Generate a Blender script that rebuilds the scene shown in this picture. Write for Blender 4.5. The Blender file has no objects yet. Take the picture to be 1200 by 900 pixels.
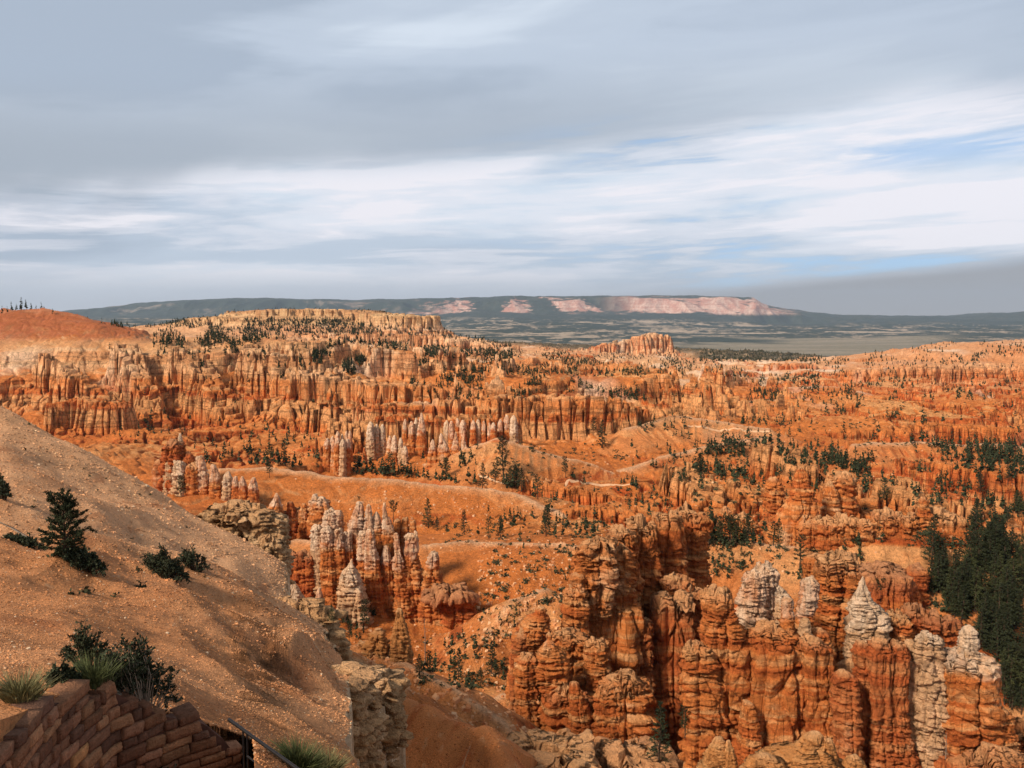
import bpy, bmesh, math, random
import numpy as np
from mathutils import Vector, Matrix

# ------------------------------------------------------------------ camera
sc = bpy.context.scene
PITCH = math.radians(4.73)
F = 942.0                                   # focal length in pixels of a 1200 px wide picture
cam_d = bpy.data.cameras.new('camera'); cam = bpy.data.objects.new('camera', cam_d)
sc.collection.objects.link(cam); sc.camera = cam
cam_d.sensor_width = 36; cam_d.lens = F/1200*36
cam_d.clip_start = 0.2; cam_d.clip_end = 120000
cam.location = (0, 0, 0); cam.rotation_euler = (math.radians(90)-PITCH, 0, 0)
sc.render.resolution_x = 1024; sc.render.resolution_y = 768

# ------------------------------------------------------------------ light
SUN_EL, SUN_AZ = 40.0, -128.0               # azimuth clockwise from +Y (view direction): sun behind on the left
w = bpy.data.worlds.new("World"); sc.world = w; w.use_nodes = True
nt = w.node_tree; N = nt.nodes; L = nt.links; N.clear()
def wn(t, **k):
    n = N.new(t)
    for a, b in k.items(): setattr(n, a, b)
    return n
def wmath(op, a, b=None, c=None, clamp=False):
    n = wn('ShaderNodeMath', operation=op, use_clamp=clamp)
    for i, v in enumerate((a, b, c)):
        if v is None: continue
        if isinstance(v, (int, float)): n.inputs[i].default_value = v
        else: L.new(v, n.inputs[i])
    return n.outputs[0]
def wramp(v, stops, interp='EASE'):
    n = wn('ShaderNodeValToRGB'); r = n.color_ramp; r.interpolation = interp
    while len(r.elements) < len(stops): r.elements.new(0.5)
    for e, (p, c) in zip(r.elements, stops):
        e.position = p; e.color = (c, c, c, 1) if isinstance(c, (int, float)) else (*c, 1)
    L.new(v, n.inputs[0]); return n.outputs[0]
def wmix(f, a, b):
    n = wn('ShaderNodeMix', data_type='RGBA')
    if isinstance(f, (int, float)): n.inputs[0].default_value = f
    else: L.new(f, n.inputs[0])
    for i, v in ((6, a), (7, b)):
        if isinstance(v, tuple): n.inputs[i].default_value = (*v, 1)
        else: L.new(v, n.inputs[i])
    return n.outputs[2]
out = wn('ShaderNodeOutputWorld'); bg = wn('ShaderNodeBackground'); L.new(bg.outputs[0], out.inputs[0])
bg.inputs[1].default_value = 0.10
sky = wn('ShaderNodeTexSky', sky_type='NISHITA', sun_disc=False)
sky.sun_elevation = math.radians(SUN_EL); sky.sun_rotation = math.radians(SUN_AZ); sky.altitude = 2400
sky.dust_density = 1.0; sky.air_density = 1.0
tc = wn('ShaderNodeTexCoord'); sp = wn('ShaderNodeSeparateXYZ'); L.new(tc.outputs['Generated'], sp.inputs[0])
X, Y_, Z = sp.outputs
zc = wmath('MAXIMUM', Z, 0.0)
az = wmath('ARCTAN2', X, Y_)                 # azimuth, 0 straight ahead
el = wmath('ARCSINE', Z)
def skyvec(sa, se, sh, ox=0.0, oy=0.0):
    """streaks: azimuth scaled by sa, elevation by se, tilted by sh"""
    u = wmath('MULTIPLY_ADD', az, sa, ox)
    v = wmath('MULTIPLY_ADD', wmath('MULTIPLY_ADD', az, sh, el), se, oy)
    c = wn('ShaderNodeCombineXYZ'); L.new(u, c.inputs[0]); L.new(v, c.inputs[1]); return c.outputs[0]
def wnoise(vec, scale, detail=6, rough=0.5, dist=0.0):
    n = wn('ShaderNodeTexNoise'); n.inputs['Scale'].default_value = scale; n.inputs['Detail'].default_value = detail
    n.inputs['Roughness'].default_value = rough; n.inputs['Distortion'].default_value = dist
    L.new(vec, n.inputs['Vector']); return n.outputs[0]
SKY_BUILD = True
# clouds: soft grey layers, a belt of bright ragged streaks over the horizon, a little blue showing through on the right
n_big = wnoise(skyvec(1.3, 4.2, -0.20, 3.1, 1.7), 1.0, 5, 0.5, 0.5)
n_mid = wnoise(skyvec(1.8, 13.0, -0.05, 7.3, 2.2), 1.0, 8, 0.55, 0.35)
n_fin = wnoise(skyvec(4.2, 42.0, -0.04, 1.3, 8.2), 1.0, 8, 0.62, 0.35)
def wclamp(v, lo, hi): return wramp(wmath('DIVIDE', wmath('SUBTRACT', v, lo), hi-lo, clamp=True), [(0.0, 0.0), (1.0, 1.0)])
bound = wmath('MULTIPLY_ADD', az, .085, .185)                       # upper edge of the bright belt
d_ = wmath('SUBTRACT', wmath('ADD', bound, wmath('MULTIPLY_ADD', n_big, .12, -.06)), el)
grey = wramp(wmath('ADD', wmath('MULTIPLY', n_big, .6), wmath('MULTIPLY', n_mid, .4)),
             [(0.40, (3.8, 4.45, 5.4)), (0.49, (4.9, 5.6, 6.6)), (0.58, (6.3, 7.0, 7.9))])
above = wmath('MULTIPLY', wclamp(d_, -.14, -.03), wclamp(wmath('MULTIPLY', d_, -1.0), -.02, .02))
grey = wmix(wmath('MULTIPLY', above, wmath('MULTIPLY_ADD', az, -.5, .62)), grey, (3.5, 3.9, 4.45))
topr = wmath('MULTIPLY', wclamp(el, .20, .33), wclamp(az, -.1, .5))
grey = wmix(wmath('MULTIPLY', topr, .45), grey, (5.0, 5.7, 6.8))
belt = wmath('MULTIPLY', wclamp(d_, -.03, .03), wclamp(el, .015, .07))
wh = wramp(wmath('ADD', wmath('MULTIPLY', n_mid, .55), wmath('MULTIPLY', n_fin, .45)), [(0.43, 0.0), (0.49, .45), (0.55, 1.0)])
c1 = wmix(wmath('MULTIPLY', wmath('MULTIPLY', wh, belt), .92), grey, (8.4, 8.1, 8.5))
hole = wmath('MULTIPLY', wramp(wmath('ADD', wmath('MULTIPLY', n_mid, .65), wmath('MULTIPLY', n_fin, .35)), [(0.38, 1.0), (0.455, 0.0)]),
             wmath('MULTIPLY', wclamp(d_, -.05, .0), wclamp(az, -.15, .35)))
hi_ = wmath('MULTIPLY', wmath('MULTIPLY', wclamp(el, .150, .185), wclamp(wmath('MULTIPLY', el, -1.0), -.210, -.175)), wmath('MULTIPLY', wclamp(az, .30, .45), wramp(wmath('ADD', wmath('MULTIPLY', n_fin, .7), wmath('MULTIPLY', n_mid, .3)), [(0.42, .75), (0.54, 0.0)])))
hole = wmath('MAXIMUM', hole, hi_)
c3 = wmix(wmath('MULTIPLY', hole, .9), c1, wmix(0.7, sky.outputs[0], (2.7, 5.0, 8.2)))
# pale lilac veil over the horizon, a grey violet bank rising to the right
c4 = wmix(wmath('MULTIPLY', wclamp(wmath('MULTIPLY', el, -1.0), -.075, -.01), .75), c3, (4.3, 4.4, 4.9))
bank = wmath('SUBTRACT', wmath('MULTIPLY_ADD', az, 0.085, wmath('MULTIPLY_ADD', n_mid, .035, .004)), el)
c5 = wmix(wmath('MULTIPLY', wclamp(bank, -.004, .018), wclamp(az, -.10, .30)), c4, (3.0, 2.95, 3.15))
c6 = wmix(wclamp(el, .42, .75), c5, (3.0, 3.1, 3.3))                 # unseen sky overhead set greyer to cut blue ambient light and raise contrast
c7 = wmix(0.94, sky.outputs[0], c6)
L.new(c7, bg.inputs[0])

# ------------------------------------------------------------------ sun lamp
sl = bpy.data.lights.new('sun', 'SUN'); sl.energy = 4.8; sl.angle = math.radians(10); sl.color = (1.0, 0.86, 0.70)
so = bpy.data.objects.new('sun', sl); sc.collection.objects.link(so)
a_, e_ = math.radians(SUN_AZ), math.radians(SUN_EL)
sdir = Vector((math.sin(a_)*math.cos(e_), math.cos(a_)*math.cos(e_), math.sin(e_)))
so.rotation_euler = sdir.to_track_quat('Z', 'Y').to_euler()
so.location = (0, -50, 100)
sc.view_settings.view_transform = 'Standard'; sc.view_settings.look = 'None'
sc.view_settings.exposure = 0.20; sc.view_settings.gamma = 1.0; sc.view_settings.use_curve_mapping = False
sc.render.engine = 'CYCLES'
sc.cycles.max_bounces = 5; sc.cycles.diffuse_bounces = 2; sc.cycles.glossy_bounces = 1
sc.cycles.transparent_max_bounces = 4; sc.cycles.volume_bounces = 0; sc.cycles.transmission_bounces = 1

# ------------------------------------------------------------------ numpy noise
f4 = np.float32
def _h(ix, iy, iz, seed):
    h = (ix.astype(np.uint32)*np.uint32(374761393) + iy.astype(np.uint32)*np.uint32(668265263)
         + (iz.astype(np.uint32)*np.uint32(2246822519) if iz is not None else np.uint32(0)) + np.uint32((seed*974711+12345) & 0xffffffff))
    h = (h ^ (h >> np.uint32(13)))*np.uint32(1274126177)
    h = (h ^ (h >> np.uint32(16)))*np.uint32(2654435761)
    return (h ^ (h >> np.uint32(15)))
def _hf(ix, iy, iz, seed): return _h(ix, iy, iz, seed).astype(f4)*f4(2.0/4294967295.0)-f4(1.0)
def n2(x, y, seed=0):
    x = np.asarray(x, np.float64); y = np.asarray(y, np.float64)
    fx = np.floor(x); fy = np.floor(y); ix = fx.astype(np.int64); iy = fy.astype(np.int64)
    u = (x-fx).astype(f4); v = (y-fy).astype(f4)
    # gradient noise
    def g(ax, ay, du, dv):
        h = _h(ax, ay, None, seed); a = (h & np.uint32(1023)).astype(f4)*f4(2*math.pi/1024)
        return np.cos(a)*du+np.sin(a)*dv
    a = g(ix, iy, u, v); b = g(ix+1, iy, u-1, v); c = g(ix, iy+1, u, v-1); d = g(ix+1, iy+1, u-1, v-1)
    su = u*u*u*(u*(u*6-15)+10); sv = v*v*v*(v*(v*6-15)+10)
    a = a+(b-a)*su; c = c+(d-c)*su
    return (a+(c-a)*sv)*f4(1.5)
def n3(x, y, z, seed=0):
    fx = np.floor(x); fy = np.floor(y); fz = np.floor(z)
    ix = fx.astype(np.int64); iy = fy.astype(np.int64); iz = fz.astype(np.int64)
    u = (x-fx).astype(f4); v = (y-fy).astype(f4); t = (z-fz).astype(f4)
    u = u*u*(3-2*u); v = v*v*(3-2*v); t = t*t*(3-2*t)
    def lay(k):
        a = _hf(ix, iy, k, seed); b = _hf(ix+1, iy, k, seed); c = _hf(ix, iy+1, k, seed); d = _hf(ix+1, iy+1, k, seed)
        a = a+(b-a)*u; c = c+(d-c)*u; return a+(c-a)*v
    p = lay(iz); q = lay(iz+1); return p+(q-p)*t
def fbm2(x, y, o=4, seed=0, g=0.5, lac=2.03):
    s = 0; a = 1.0; t = 0
    for i in range(o):
        s = s+a*n2(x, y, seed+i); t += a; a *= g; x = x*lac+3.7; y = y*lac+1.3
    return s/t
def ridge2(x, y, o=3, seed=0, g=0.5):
    s = 0; a = 1.0; t = 0
    for i in range(o):
        s = s+a*(1-np.abs(n2(x, y, seed+i))*2); t += a; a *= g; x = x*2.1+5.1; y = y*2.1+9.3
    return s/t
def fbm3(x, y, z, o=3, seed=0, g=0.5):
    s = 0; a = 1.0; t = 0
    for i in range(o):
        s = s+a*n3(x, y, z, seed+i); t += a; a *= g; x = x*2.07+3.1; y = y*2.07+1.7; z = z*2.07+0.9
    return s/t
def worley(x, y, seed=0, ids=False):
    """F1, F2 of a jittered cell pattern"""
    fx = np.floor(x); fy = np.floor(y); ix = fx.astype(np.int64); iy = fy.astype(np.int64)
    u = (x-fx).astype(f4); v = (y-fy).astype(f4)
    F1 = np.full(u.shape, 9.0, f4); F2 = F1.copy(); ID = np.zeros(u.shape, f4)
    for dx in (-1, 0, 1):
        for dy in (-1, 0, 1):
            h = _h(ix+dx, iy+dy, None, seed)
            jx = (h & np.uint32(1023)).astype(f4)/1023; jy = ((h >> np.uint32(10)) & np.uint32(1023)).astype(f4)/1023
            d = np.hypot(dx+jx-u, dy+jy-v)
            m = d < F1
            if ids: ID = np.where(m, (h >> np.uint32(20)).astype(f4)/4095, ID)
            F2 = np.where(m, F1, np.minimum(F2, d)); F1 = np.where(m, d, F1)
    return (F1, F2, ID) if ids else (F1, F2)
def sstep(a, b, x):
    t = np.clip((x-a)/(b-a), 0, 1); return t*t*(3-2*t)

# ------------------------------------------------------------------ picture <-> place
CP, SP_ = math.cos(PITCH), math.sin(PITCH)
def ray(px, py):
    u = (px-600)/F; v = (py-450)/F
    return u, CP-v*SP_, -SP_-v*CP
def at(px, py, Y):
    """point of the place that lies Y metres ahead, seen at this pixel of the photograph"""
    u, dy, dz = ray(px, py); return u/dy*Y, Y, dz/dy*Y
def pix(x, y, z):
    d = y*CP-z*SP_; v = -(y*SP_+z*CP)/d; return 600+F*x/d, 450+F*v
# ------------------------------------------------------------------ lie of the land: for each distance ahead, the height of the
# ground along the view, surveyed as picture rows at px = 0, 100 ... 1200
LAND = {
 2:   [1100]*13,
 6: [870, 880, 900, 935, 1020, 1100, 1150, 1200, 1200, 1200, 1200, 1200, 1200],
 9: [800, 802, 840, 868, 935, 1040, 1100, 1150, 1150, 1150, 1150, 1150, 1150],
 13: [778, 790, 812, 852, 905, 990, 1060, 1100, 1100, 1100, 1100, 1100, 1100],
 20: [725, 742, 770, 818, 868, 930, 1000, 1060, 1060, 1060, 1060, 1060, 1060],
 30: [662, 692, 733, 784, 828, 880, 960, 1040, 1040, 1040, 1040, 1040, 1040],
 42: [630, 664, 704, 750, 793, 845, 930, 1020, 1020, 1020, 1020, 1020, 1020],
 54: [650, 676, 730, 784, 800, 835, 920, 1020, 1020, 1020, 1020, 1020, 1020],
 66: [604, 632, 658, 700, 775, 850, 940, 1010, 1010, 1010, 1010, 1010, 1010],
 82: [562, 606, 652, 708, 745, 820, 940, 1000, 1000, 1000, 1000, 1000, 1000],
 100: [505, 552, 606, 668, 735, 820, 930, 990, 990, 990, 990, 990, 990],
 113: [465, 520, 580, 634, 700, 800, 950, 970, 980, 980, 980, 980, 980],
 126: [520,560,610,700,790,855,925,930,965,965,965,965,960],
 145: [600,620,660,720,760,825,890,895,950,950,950,950,940],
 180: [690,700,720,770,800,835,860,893,925,925,925,920,905],
 225: [680,690,710,750,775,800,800,870,875,880,880,870,880],
 280: [640,640,650,700,735,755,745,760,775,770,790,800,840],
 335: [600,600,612,640,675,660,640,645,690,690,700,735,780],
 360: [590,590,598,625,650,634,630,636,650,660,680,715,755],
 410: [575,575,580,600,618,628,625,620,640,640,650,690,725],
 450: [555,555,555,552,559,568,580,602,610,615,620,665,700],
 500: [552, 552, 556, 566, 574, 586, 598, 600, 592, 580, 585, 630, 665],
 560: [545,545,545,546,552,545,520,549,565,562,565,600,635],
 630: [540, 540, 545, 548, 548, 538, 522, 532, 540, 545, 545, 575, 600],
 730: [530, 532, 536, 535, 528, 500, 475, 478, 498, 515, 520, 545, 560],
 830: [515, 520, 526, 524, 515, 485, 460, 466, 486, 500, 508, 525, 535],
 900: [470, 482, 490, 486, 480, 470, 455, 461, 477, 490, 497, 505, 515],
 945: [425,436,445,440,450,458,452,459,473,486,492,500,510],
 980: [400,405,412,408,432,448,450,457,470,483,488,495,505],
 1100:[365,372,402,406,425,438,444,450,458,474,478,483,490],
 1300:[366,380,404,405,416,426,434,438,444,458,462,466,470],
 1700:[385,390,398,400,408,414,422,427,433,441,442,440,438],
 2100: [392, 392, 396, 397, 400, 408, 417, 421, 425, 430, 420, 408, 405],
 2350: [393, 392, 390, 390, 394, 404, 415, 420, 424, 426, 418, 404, 399],
 2500: [394, 392, 384, 372, 372, 404, 414, 420, 424, 427, 421, 411, 403],
 2700: [395, 392, 380, 365, 366, 405, 413, 419, 424, 427, 426, 418, 412],
 3200: [396, 393, 390, 372, 374, 404, 408, 415, 418, 424, 428, 422, 418],
 4200: [395, 393, 392, 390, 396, 402, 404, 408, 411, 414, 424, 422, 418],
 5500:[394,392,391,392,398,400,404,408,416,421,423,422,421],
 7500:[392,390,390,395,400,404,410,412,419,420,420,420,420],
 10000:[388,387,388,392,397,401,405,408,410,410,410,410,410],
 14000:[382,381,382,385,388,390,391,393,398,398,397,395,394],
 19000:[377,376,376,378,381,382,381,383,386,387,388,387,386],
 25000:[376,375,374,374,373,373,373,374,374,378,380,380,380],
 29000:[376,371,367,365,366,366,365,366,366,373,376,376,373],
 31000:[375,363,354,350,353,352,349,349,348,351,372,372,366],
 33000:[375,363,353,350,352,351,348,348,347,350,371,371,366],
 45000:[380,372,366,364,366,366,364,364,364,372,374,374,371],
}
ROUGH = {   # how broken the ground is, at the same px
 2: [0]*13, 113: [0]*13,
 150: [.1]*13,
 225: [.2,.2,.2,.2,.15,.12,.12,.2,.3,.3,.3,.3,.3],
 335: [.4,.4,.35,.3,.2,.06,.05,.08,.3,.3,.35,.4,.4],
 420: [.5,.5,.4,.12,.06,.06,.07,.25,.5,.6,.6,.5,.4],
 480: [.5,.5,.4,.2,.2,.2,.15,.2,.6,.7,.7,.5,.4],
 560: [.6,.6,.5,.5,.4,.15,.08,.15,.5,.8,.8,.6,.5],
 680: [.8,.8,.8,.7,.7,.6,.5,.3,.3,.7,.8,.7,.6],
 830: [1,1,1,1,1,1,.8,.6,.5,.7,.8,.8,.8],
 900:[.6,.6,.7,.9,1,1,1,.9,.9,.8,.8,.8,.8], 1000:[.12,.12,.3,.8,.9,1,1,1,.9,.9,.9,.9,.9], 1100:[.06,.08,.2,.7,.8,.9,.9,.9,.9,.9,.9,.9,.9], 1400:[.3,.4,.4,.45,.45,.5,.6,.6,.6,.6,.6,.6,.6], 1700:[.3,.3,.3,.3,.35,.4,.45,.45,.4,.4,.4,.45,.45], 2200:[.3,.3,.25,.25,.25,.35,.4,.4,.4,.3,.25,.25,.25],
 2600:[.4,.4,.4,.15,.15,.5,.5,.5,.4,.4,.3,.3,.3], 3200:[.4]*13, 5500:[.6]*13, 9000:[.1]*13, 45000:[.1]*13 }
SG = np.linspace(-1.15, 1.15, 461); LG = np.linspace(math.log(2), math.log(45000), 1400)
def _grid(tab, height=True):
    Ys = sorted(tab); rows = []
    for Y in Ys:
        px = np.arange(13)*100.0; py = np.array(tab[Y], float)
        if height:
            ss = []; tt = []
            for a, b in zip(px, py):
                X0, _, Z0 = at(a, b, 1.0); ss.append(X0); tt.append(Z0)
            rows.append(np.interp(SG, ss, tt))
        else:
            rows.append(np.interp(SG, (px-600)/F, py))
    rows = np.array(rows); ly = np.log(np.array(Ys, float))
    # pchip-like interpolation along the distance
    g = np.empty((len(LG), len(SG)))
    dl = np.diff(ly)[:, None]; dd = np.diff(rows, axis=0)/dl
    m = np.zeros_like(rows); m[0] = dd[0]; m[-1] = dd[-1]
    a, b = dd[:-1], dd[1:]
    m[1:-1] = np.where(a*b > 0, 2*a*b/np.where(a*b > 0, a+b, 1), 0)
    i = np.clip(np.searchsorted(ly, LG, side='right')-1, 0, len(ly)-2)
    h = (ly[i+1]-ly[i])[:, None]; t = ((LG-ly[i])[:, None])/h
    g = rows[i]*(2*t**3-3*t**2+1)+m[i]*h*(t**3-2*t**2+t)+rows[i+1]*(-2*t**3+3*t**2)+m[i+1]*h*(t**3-t**2)
    def blur(g, r, ax):
        k = np.exp(-np.linspace(-2, 2, 2*r+1)**2); k /= k.sum()
        gp = np.pad(g, [(r, r) if j == ax else (0, 0) for j in (0, 1)], mode='edge')
        o = np.zeros_like(g)
        for j, kk in enumerate(k):
            sl_ = [slice(None)]*2; sl_[ax] = slice(j, j+g.shape[ax]); o += kk*gp[tuple(sl_)]
        return o
    g = blur(blur(g, 9, 1), 4, 0)
    return g
GH = _grid(LAND); GR = _grid(ROUGH, False)
def look(g, s, ly):
    fs = np.clip((s-SG[0])/(SG[1]-SG[0]), 0, len(SG)-1.001); fl = np.clip((ly-LG[0])/(LG[1]-LG[0]), 0, len(LG)-1.001)
    i = fs.astype(int); j = fl.astype(int); a = fs-i; b = fl-j
    return (g[j, i]*(1-a)+g[j, i+1]*a)*(1-b)+(g[j+1, i]*(1-a)+g[j+1, i+1]*a)*b
def terr(z, P, off, k):
    """benches and cliffs: steep part of each step is a cliff"""
    q = (z-off)/P; n = np.floor(q); fr = q-n
    return (n+sstep(k, 1-k, fr))*P+off

# ridges of bare earth: crest (px, py, distance ahead), slope of the sides
SOFT = [
 ([(225,549,452),(300,549,450),(400,556,450),(500,567,450),(600,577,445),(650,596,430),(668,612,420)], .60),
 ([(465,560,565),(520,535,548),(560,518,540),(585,513,540),(640,530,545),(700,547,550),(742,565,555),(765,580,550)], .55),
 ([(425,750,166),(448,762,163),(475,772,160),(500,785,158),(540,808,154),(580,836,150),(630,882,145)], .75),
 ([(470,826,118),(520,848,116),(560,855,115),(582,875,113),(600,908,112)], .8),
 ([(500,640,345),(540,632,348),(600,636,345),(660,634,340),(700,640,330)], .5),
 ([(560,835,205),(590,812,208),(615,800,210),(640,800,210)], .7),
 ([(735,500,660),(790,488,690),(840,492,690),(900,503,680)], .5),
 ([(700,560,560),(760,540,590),(830,520,620),(900,512,640)], .45),
 ([(790,640,330),(830,630,330),(880,633,325),(930,640,320),(960,655,310)], .6),
 ([(-70,366,1085),(15,364,1092),(52,361,1096),(90,369,1096),(140,394,1070)], .42),
 ([(60,634,58),(130,636,62),(200,650,66),(260,670,72),(330,696,79),(384,731,84)], .50),
 ([(-40,636,34),(53,650,40),(133,675,44),(233,715,48),(317,753,50),(400,786,52),(446,808,55)], .42),
 ([(640,690,262),(600,705,258),(575,740,250)], .6),
 ([(320,640,330),(345,628,335),(375,633,330)], .6),
 ([(1000,520,640),(1080,519,650),(1200,522,640),(1300,524,640)], .35),
 ([(860,470,1000),(930,468,1010),(1000,478,980),(1100,480,980)], .4),
 ([(940,640,300),(1040,610,300),(1110,604,300)], .8),
]
# rock walls: (crest points, half width of the top in m, height of the cliff in m, pillar size in m)
WALLS = [
 ([(372,472,770),(420,478,742),(470,470,722),(540,465,702),(590,463,692),(660,463,690),(722,464,696),(742,476,700)], 9, 46, 10),
 ([(365,436,830),(430,445,812),(500,450,800),(562,456,792)], 10, 26, 11),
 ([(395,490,668),(430,492,655),(480,486,642),(540,487,632),(590,486,628)], 4, 34, 7),
 ([(150,402,950),(160,430,905),(176,470,855),(192,500,815)], 6, 40, 10),
 ([(60,415,930),(100,440,890),(135,470,850),(140,500,800)], 5, 34, 10),
 ([(70,470,760),(100,465,765),(135,470,760)], 6, 26, 8),
 ([(212,404,945),(240,432,900),(262,468,850),(280,500,800)], 8, 50, 11),
 ([(300,405,930),(335,422,900),(352,455,860),(362,485,820)], 9, 55, 12),
 ([(300,462,850),(340,466,845),(385,480,835),(420,492,800)], 9, 45, 11),
 ([(355,405,930),(372,412,930),(380,440,900)], 8, 40, 10),
 ([(236,500,800),(290,500,790),(300,504,780)], 6, 30, 8),
 ([(380,512,640),(400,505,640),(412,512,640)], 3, 30, 6),
 ([(420,420,1080),(500,424,1100),(580,428,1120),(640,436,1120)], 12, 24, 14),
 ([(170,400,2230),(230,393,2230),(300,392,2200),(400,390,2160),(500,392,2130),(560,397,2100),(592,405,2050)], 30, 38, 24),
 ([(380,432,1010),(430,428,1040),(470,432,1030)], 10, 22, 12), ([(250,412,1500),(330,414,1500),(400,418,1450),(440,424,1400)], 14, 30, 16), ([(500,412,1500),(560,416,1480),(610,422,1450)], 12, 24, 15),
 ([(600,418,1700),(680,415,1750),(720,420,1750)], 14, 22, 18),
 ([(268,372,2560),(290,364,2620),(350,362,2640),(420,363,2640),(478,370,2560)], 90, 34, 26),
 ([(640,416,3050),(690,407,3120),(715,401,3150),(740,395,3180),(765,389,3200),(777,392,3200)], 14, 60, 26),
 ([(833,437,1560),(865,434,1570),(893,438,1560)], 12, 30, 16), ([(912,426,1800),(945,424,1820)], 12, 40, 18),
 ([(1000,432,1500),(1060,428,1540),(1130,427,1560),(1230,424,1560)], 20, 62, 18),
 ([(960,452,1300),(1040,455,1290),(1140,450,1300)], 12, 22, 14),
 ([(785,456,1180),(850,452,1200),(950,455,1190)], 12, 20, 12),
 ([(805,543,478),(830,572,440),(848,612,405)], 5, 26, 8),
 ([(862,560,470),(890,590,440),(905,618,420)], 4, 22, 7),
 ([(900,520,560),(930,530,540),(948,545,520)], 5, 20, 8),
 ([(985,552,480),(1005,580,450),(1008,600,430)], 5, 22, 7),
 ([(1040,560,470),(1080,575,440),(1090,590,420)], 6, 22, 8),
 ([(1030,500,760),(1090,495,770),(1160,500,760),(1230,500,760)], 6, 18, 9),
 ([(760,575,470),(800,590,450),(820,610,430)], 4, 18, 6),
 ([(1110,540,560),(1160,550,540),(1220,552,540)], 7, 20, 9),
 ([(1060,540,600),(1100,552,560),(1120,580,520)], 6, 20, 8),
 ([(655,590,440),(700,590,430),(760,600,420),(800,620,400)], 4, 14, 5),
 ([(620,560,500),(680,572,480),(740,585,470)], 3, 8, 4),
]
def _feat(pts):
    return np.array([at(*p) for p in pts])
SOFTW = [(_feat(p), sl) for p, sl in SOFT]; WALLW = [(_feat(p), a, b, c) for p, a, b, c in WALLS]
def poly(x, y, P, reach):
    """distance to a crest line and the crest's height there; None outside its reach"""
    m = np.nonzero((x > P[:, 0].min()-reach) & (x < P[:, 0].max()+reach) & (y > P[:, 1].min()-reach) & (y < P[:, 1].max()+reach))[0]
    if len(m) == 0: return None
    xx = x[m]; yy = y[m]; D = np.full(len(m), 1e9); Zc = np.zeros(len(m)); A = np.zeros(len(m))
    acc = 0.0
    for a, b in zip(P[:-1], P[1:]):
        dx, dy = b[0]-a[0], b[1]-a[1]; L2 = dx*dx+dy*dy
        t = np.clip(((xx-a[0])*dx+(yy-a[1])*dy)/L2, 0, 1); d = np.hypot(xx-a[0]-t*dx, yy-a[1]-t*dy)
        n = d < D; D = np.where(n, d, D); Zc = np.where(n, a[2]+(b[2]-a[2])*t, Zc); A = np.where(n, acc+t*math.sqrt(L2), A)
        acc += math.sqrt(L2)
    k = D < reach; return m[k], D[k], Zc[k], A[k]
def smax(a, b, k):
    h = np.clip(.5+.5*(a-b)/k, 0, 1); return b*(1-h)+a*h+k*h*(1-h)
def wall_y(s): return np.interp(s, [-1.2, -.802, -.659, -.588, -.516, -.434, -.349], [2.0, 4.9, 6.5, 7.55, 8.5, 9.1, 9.6])
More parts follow.
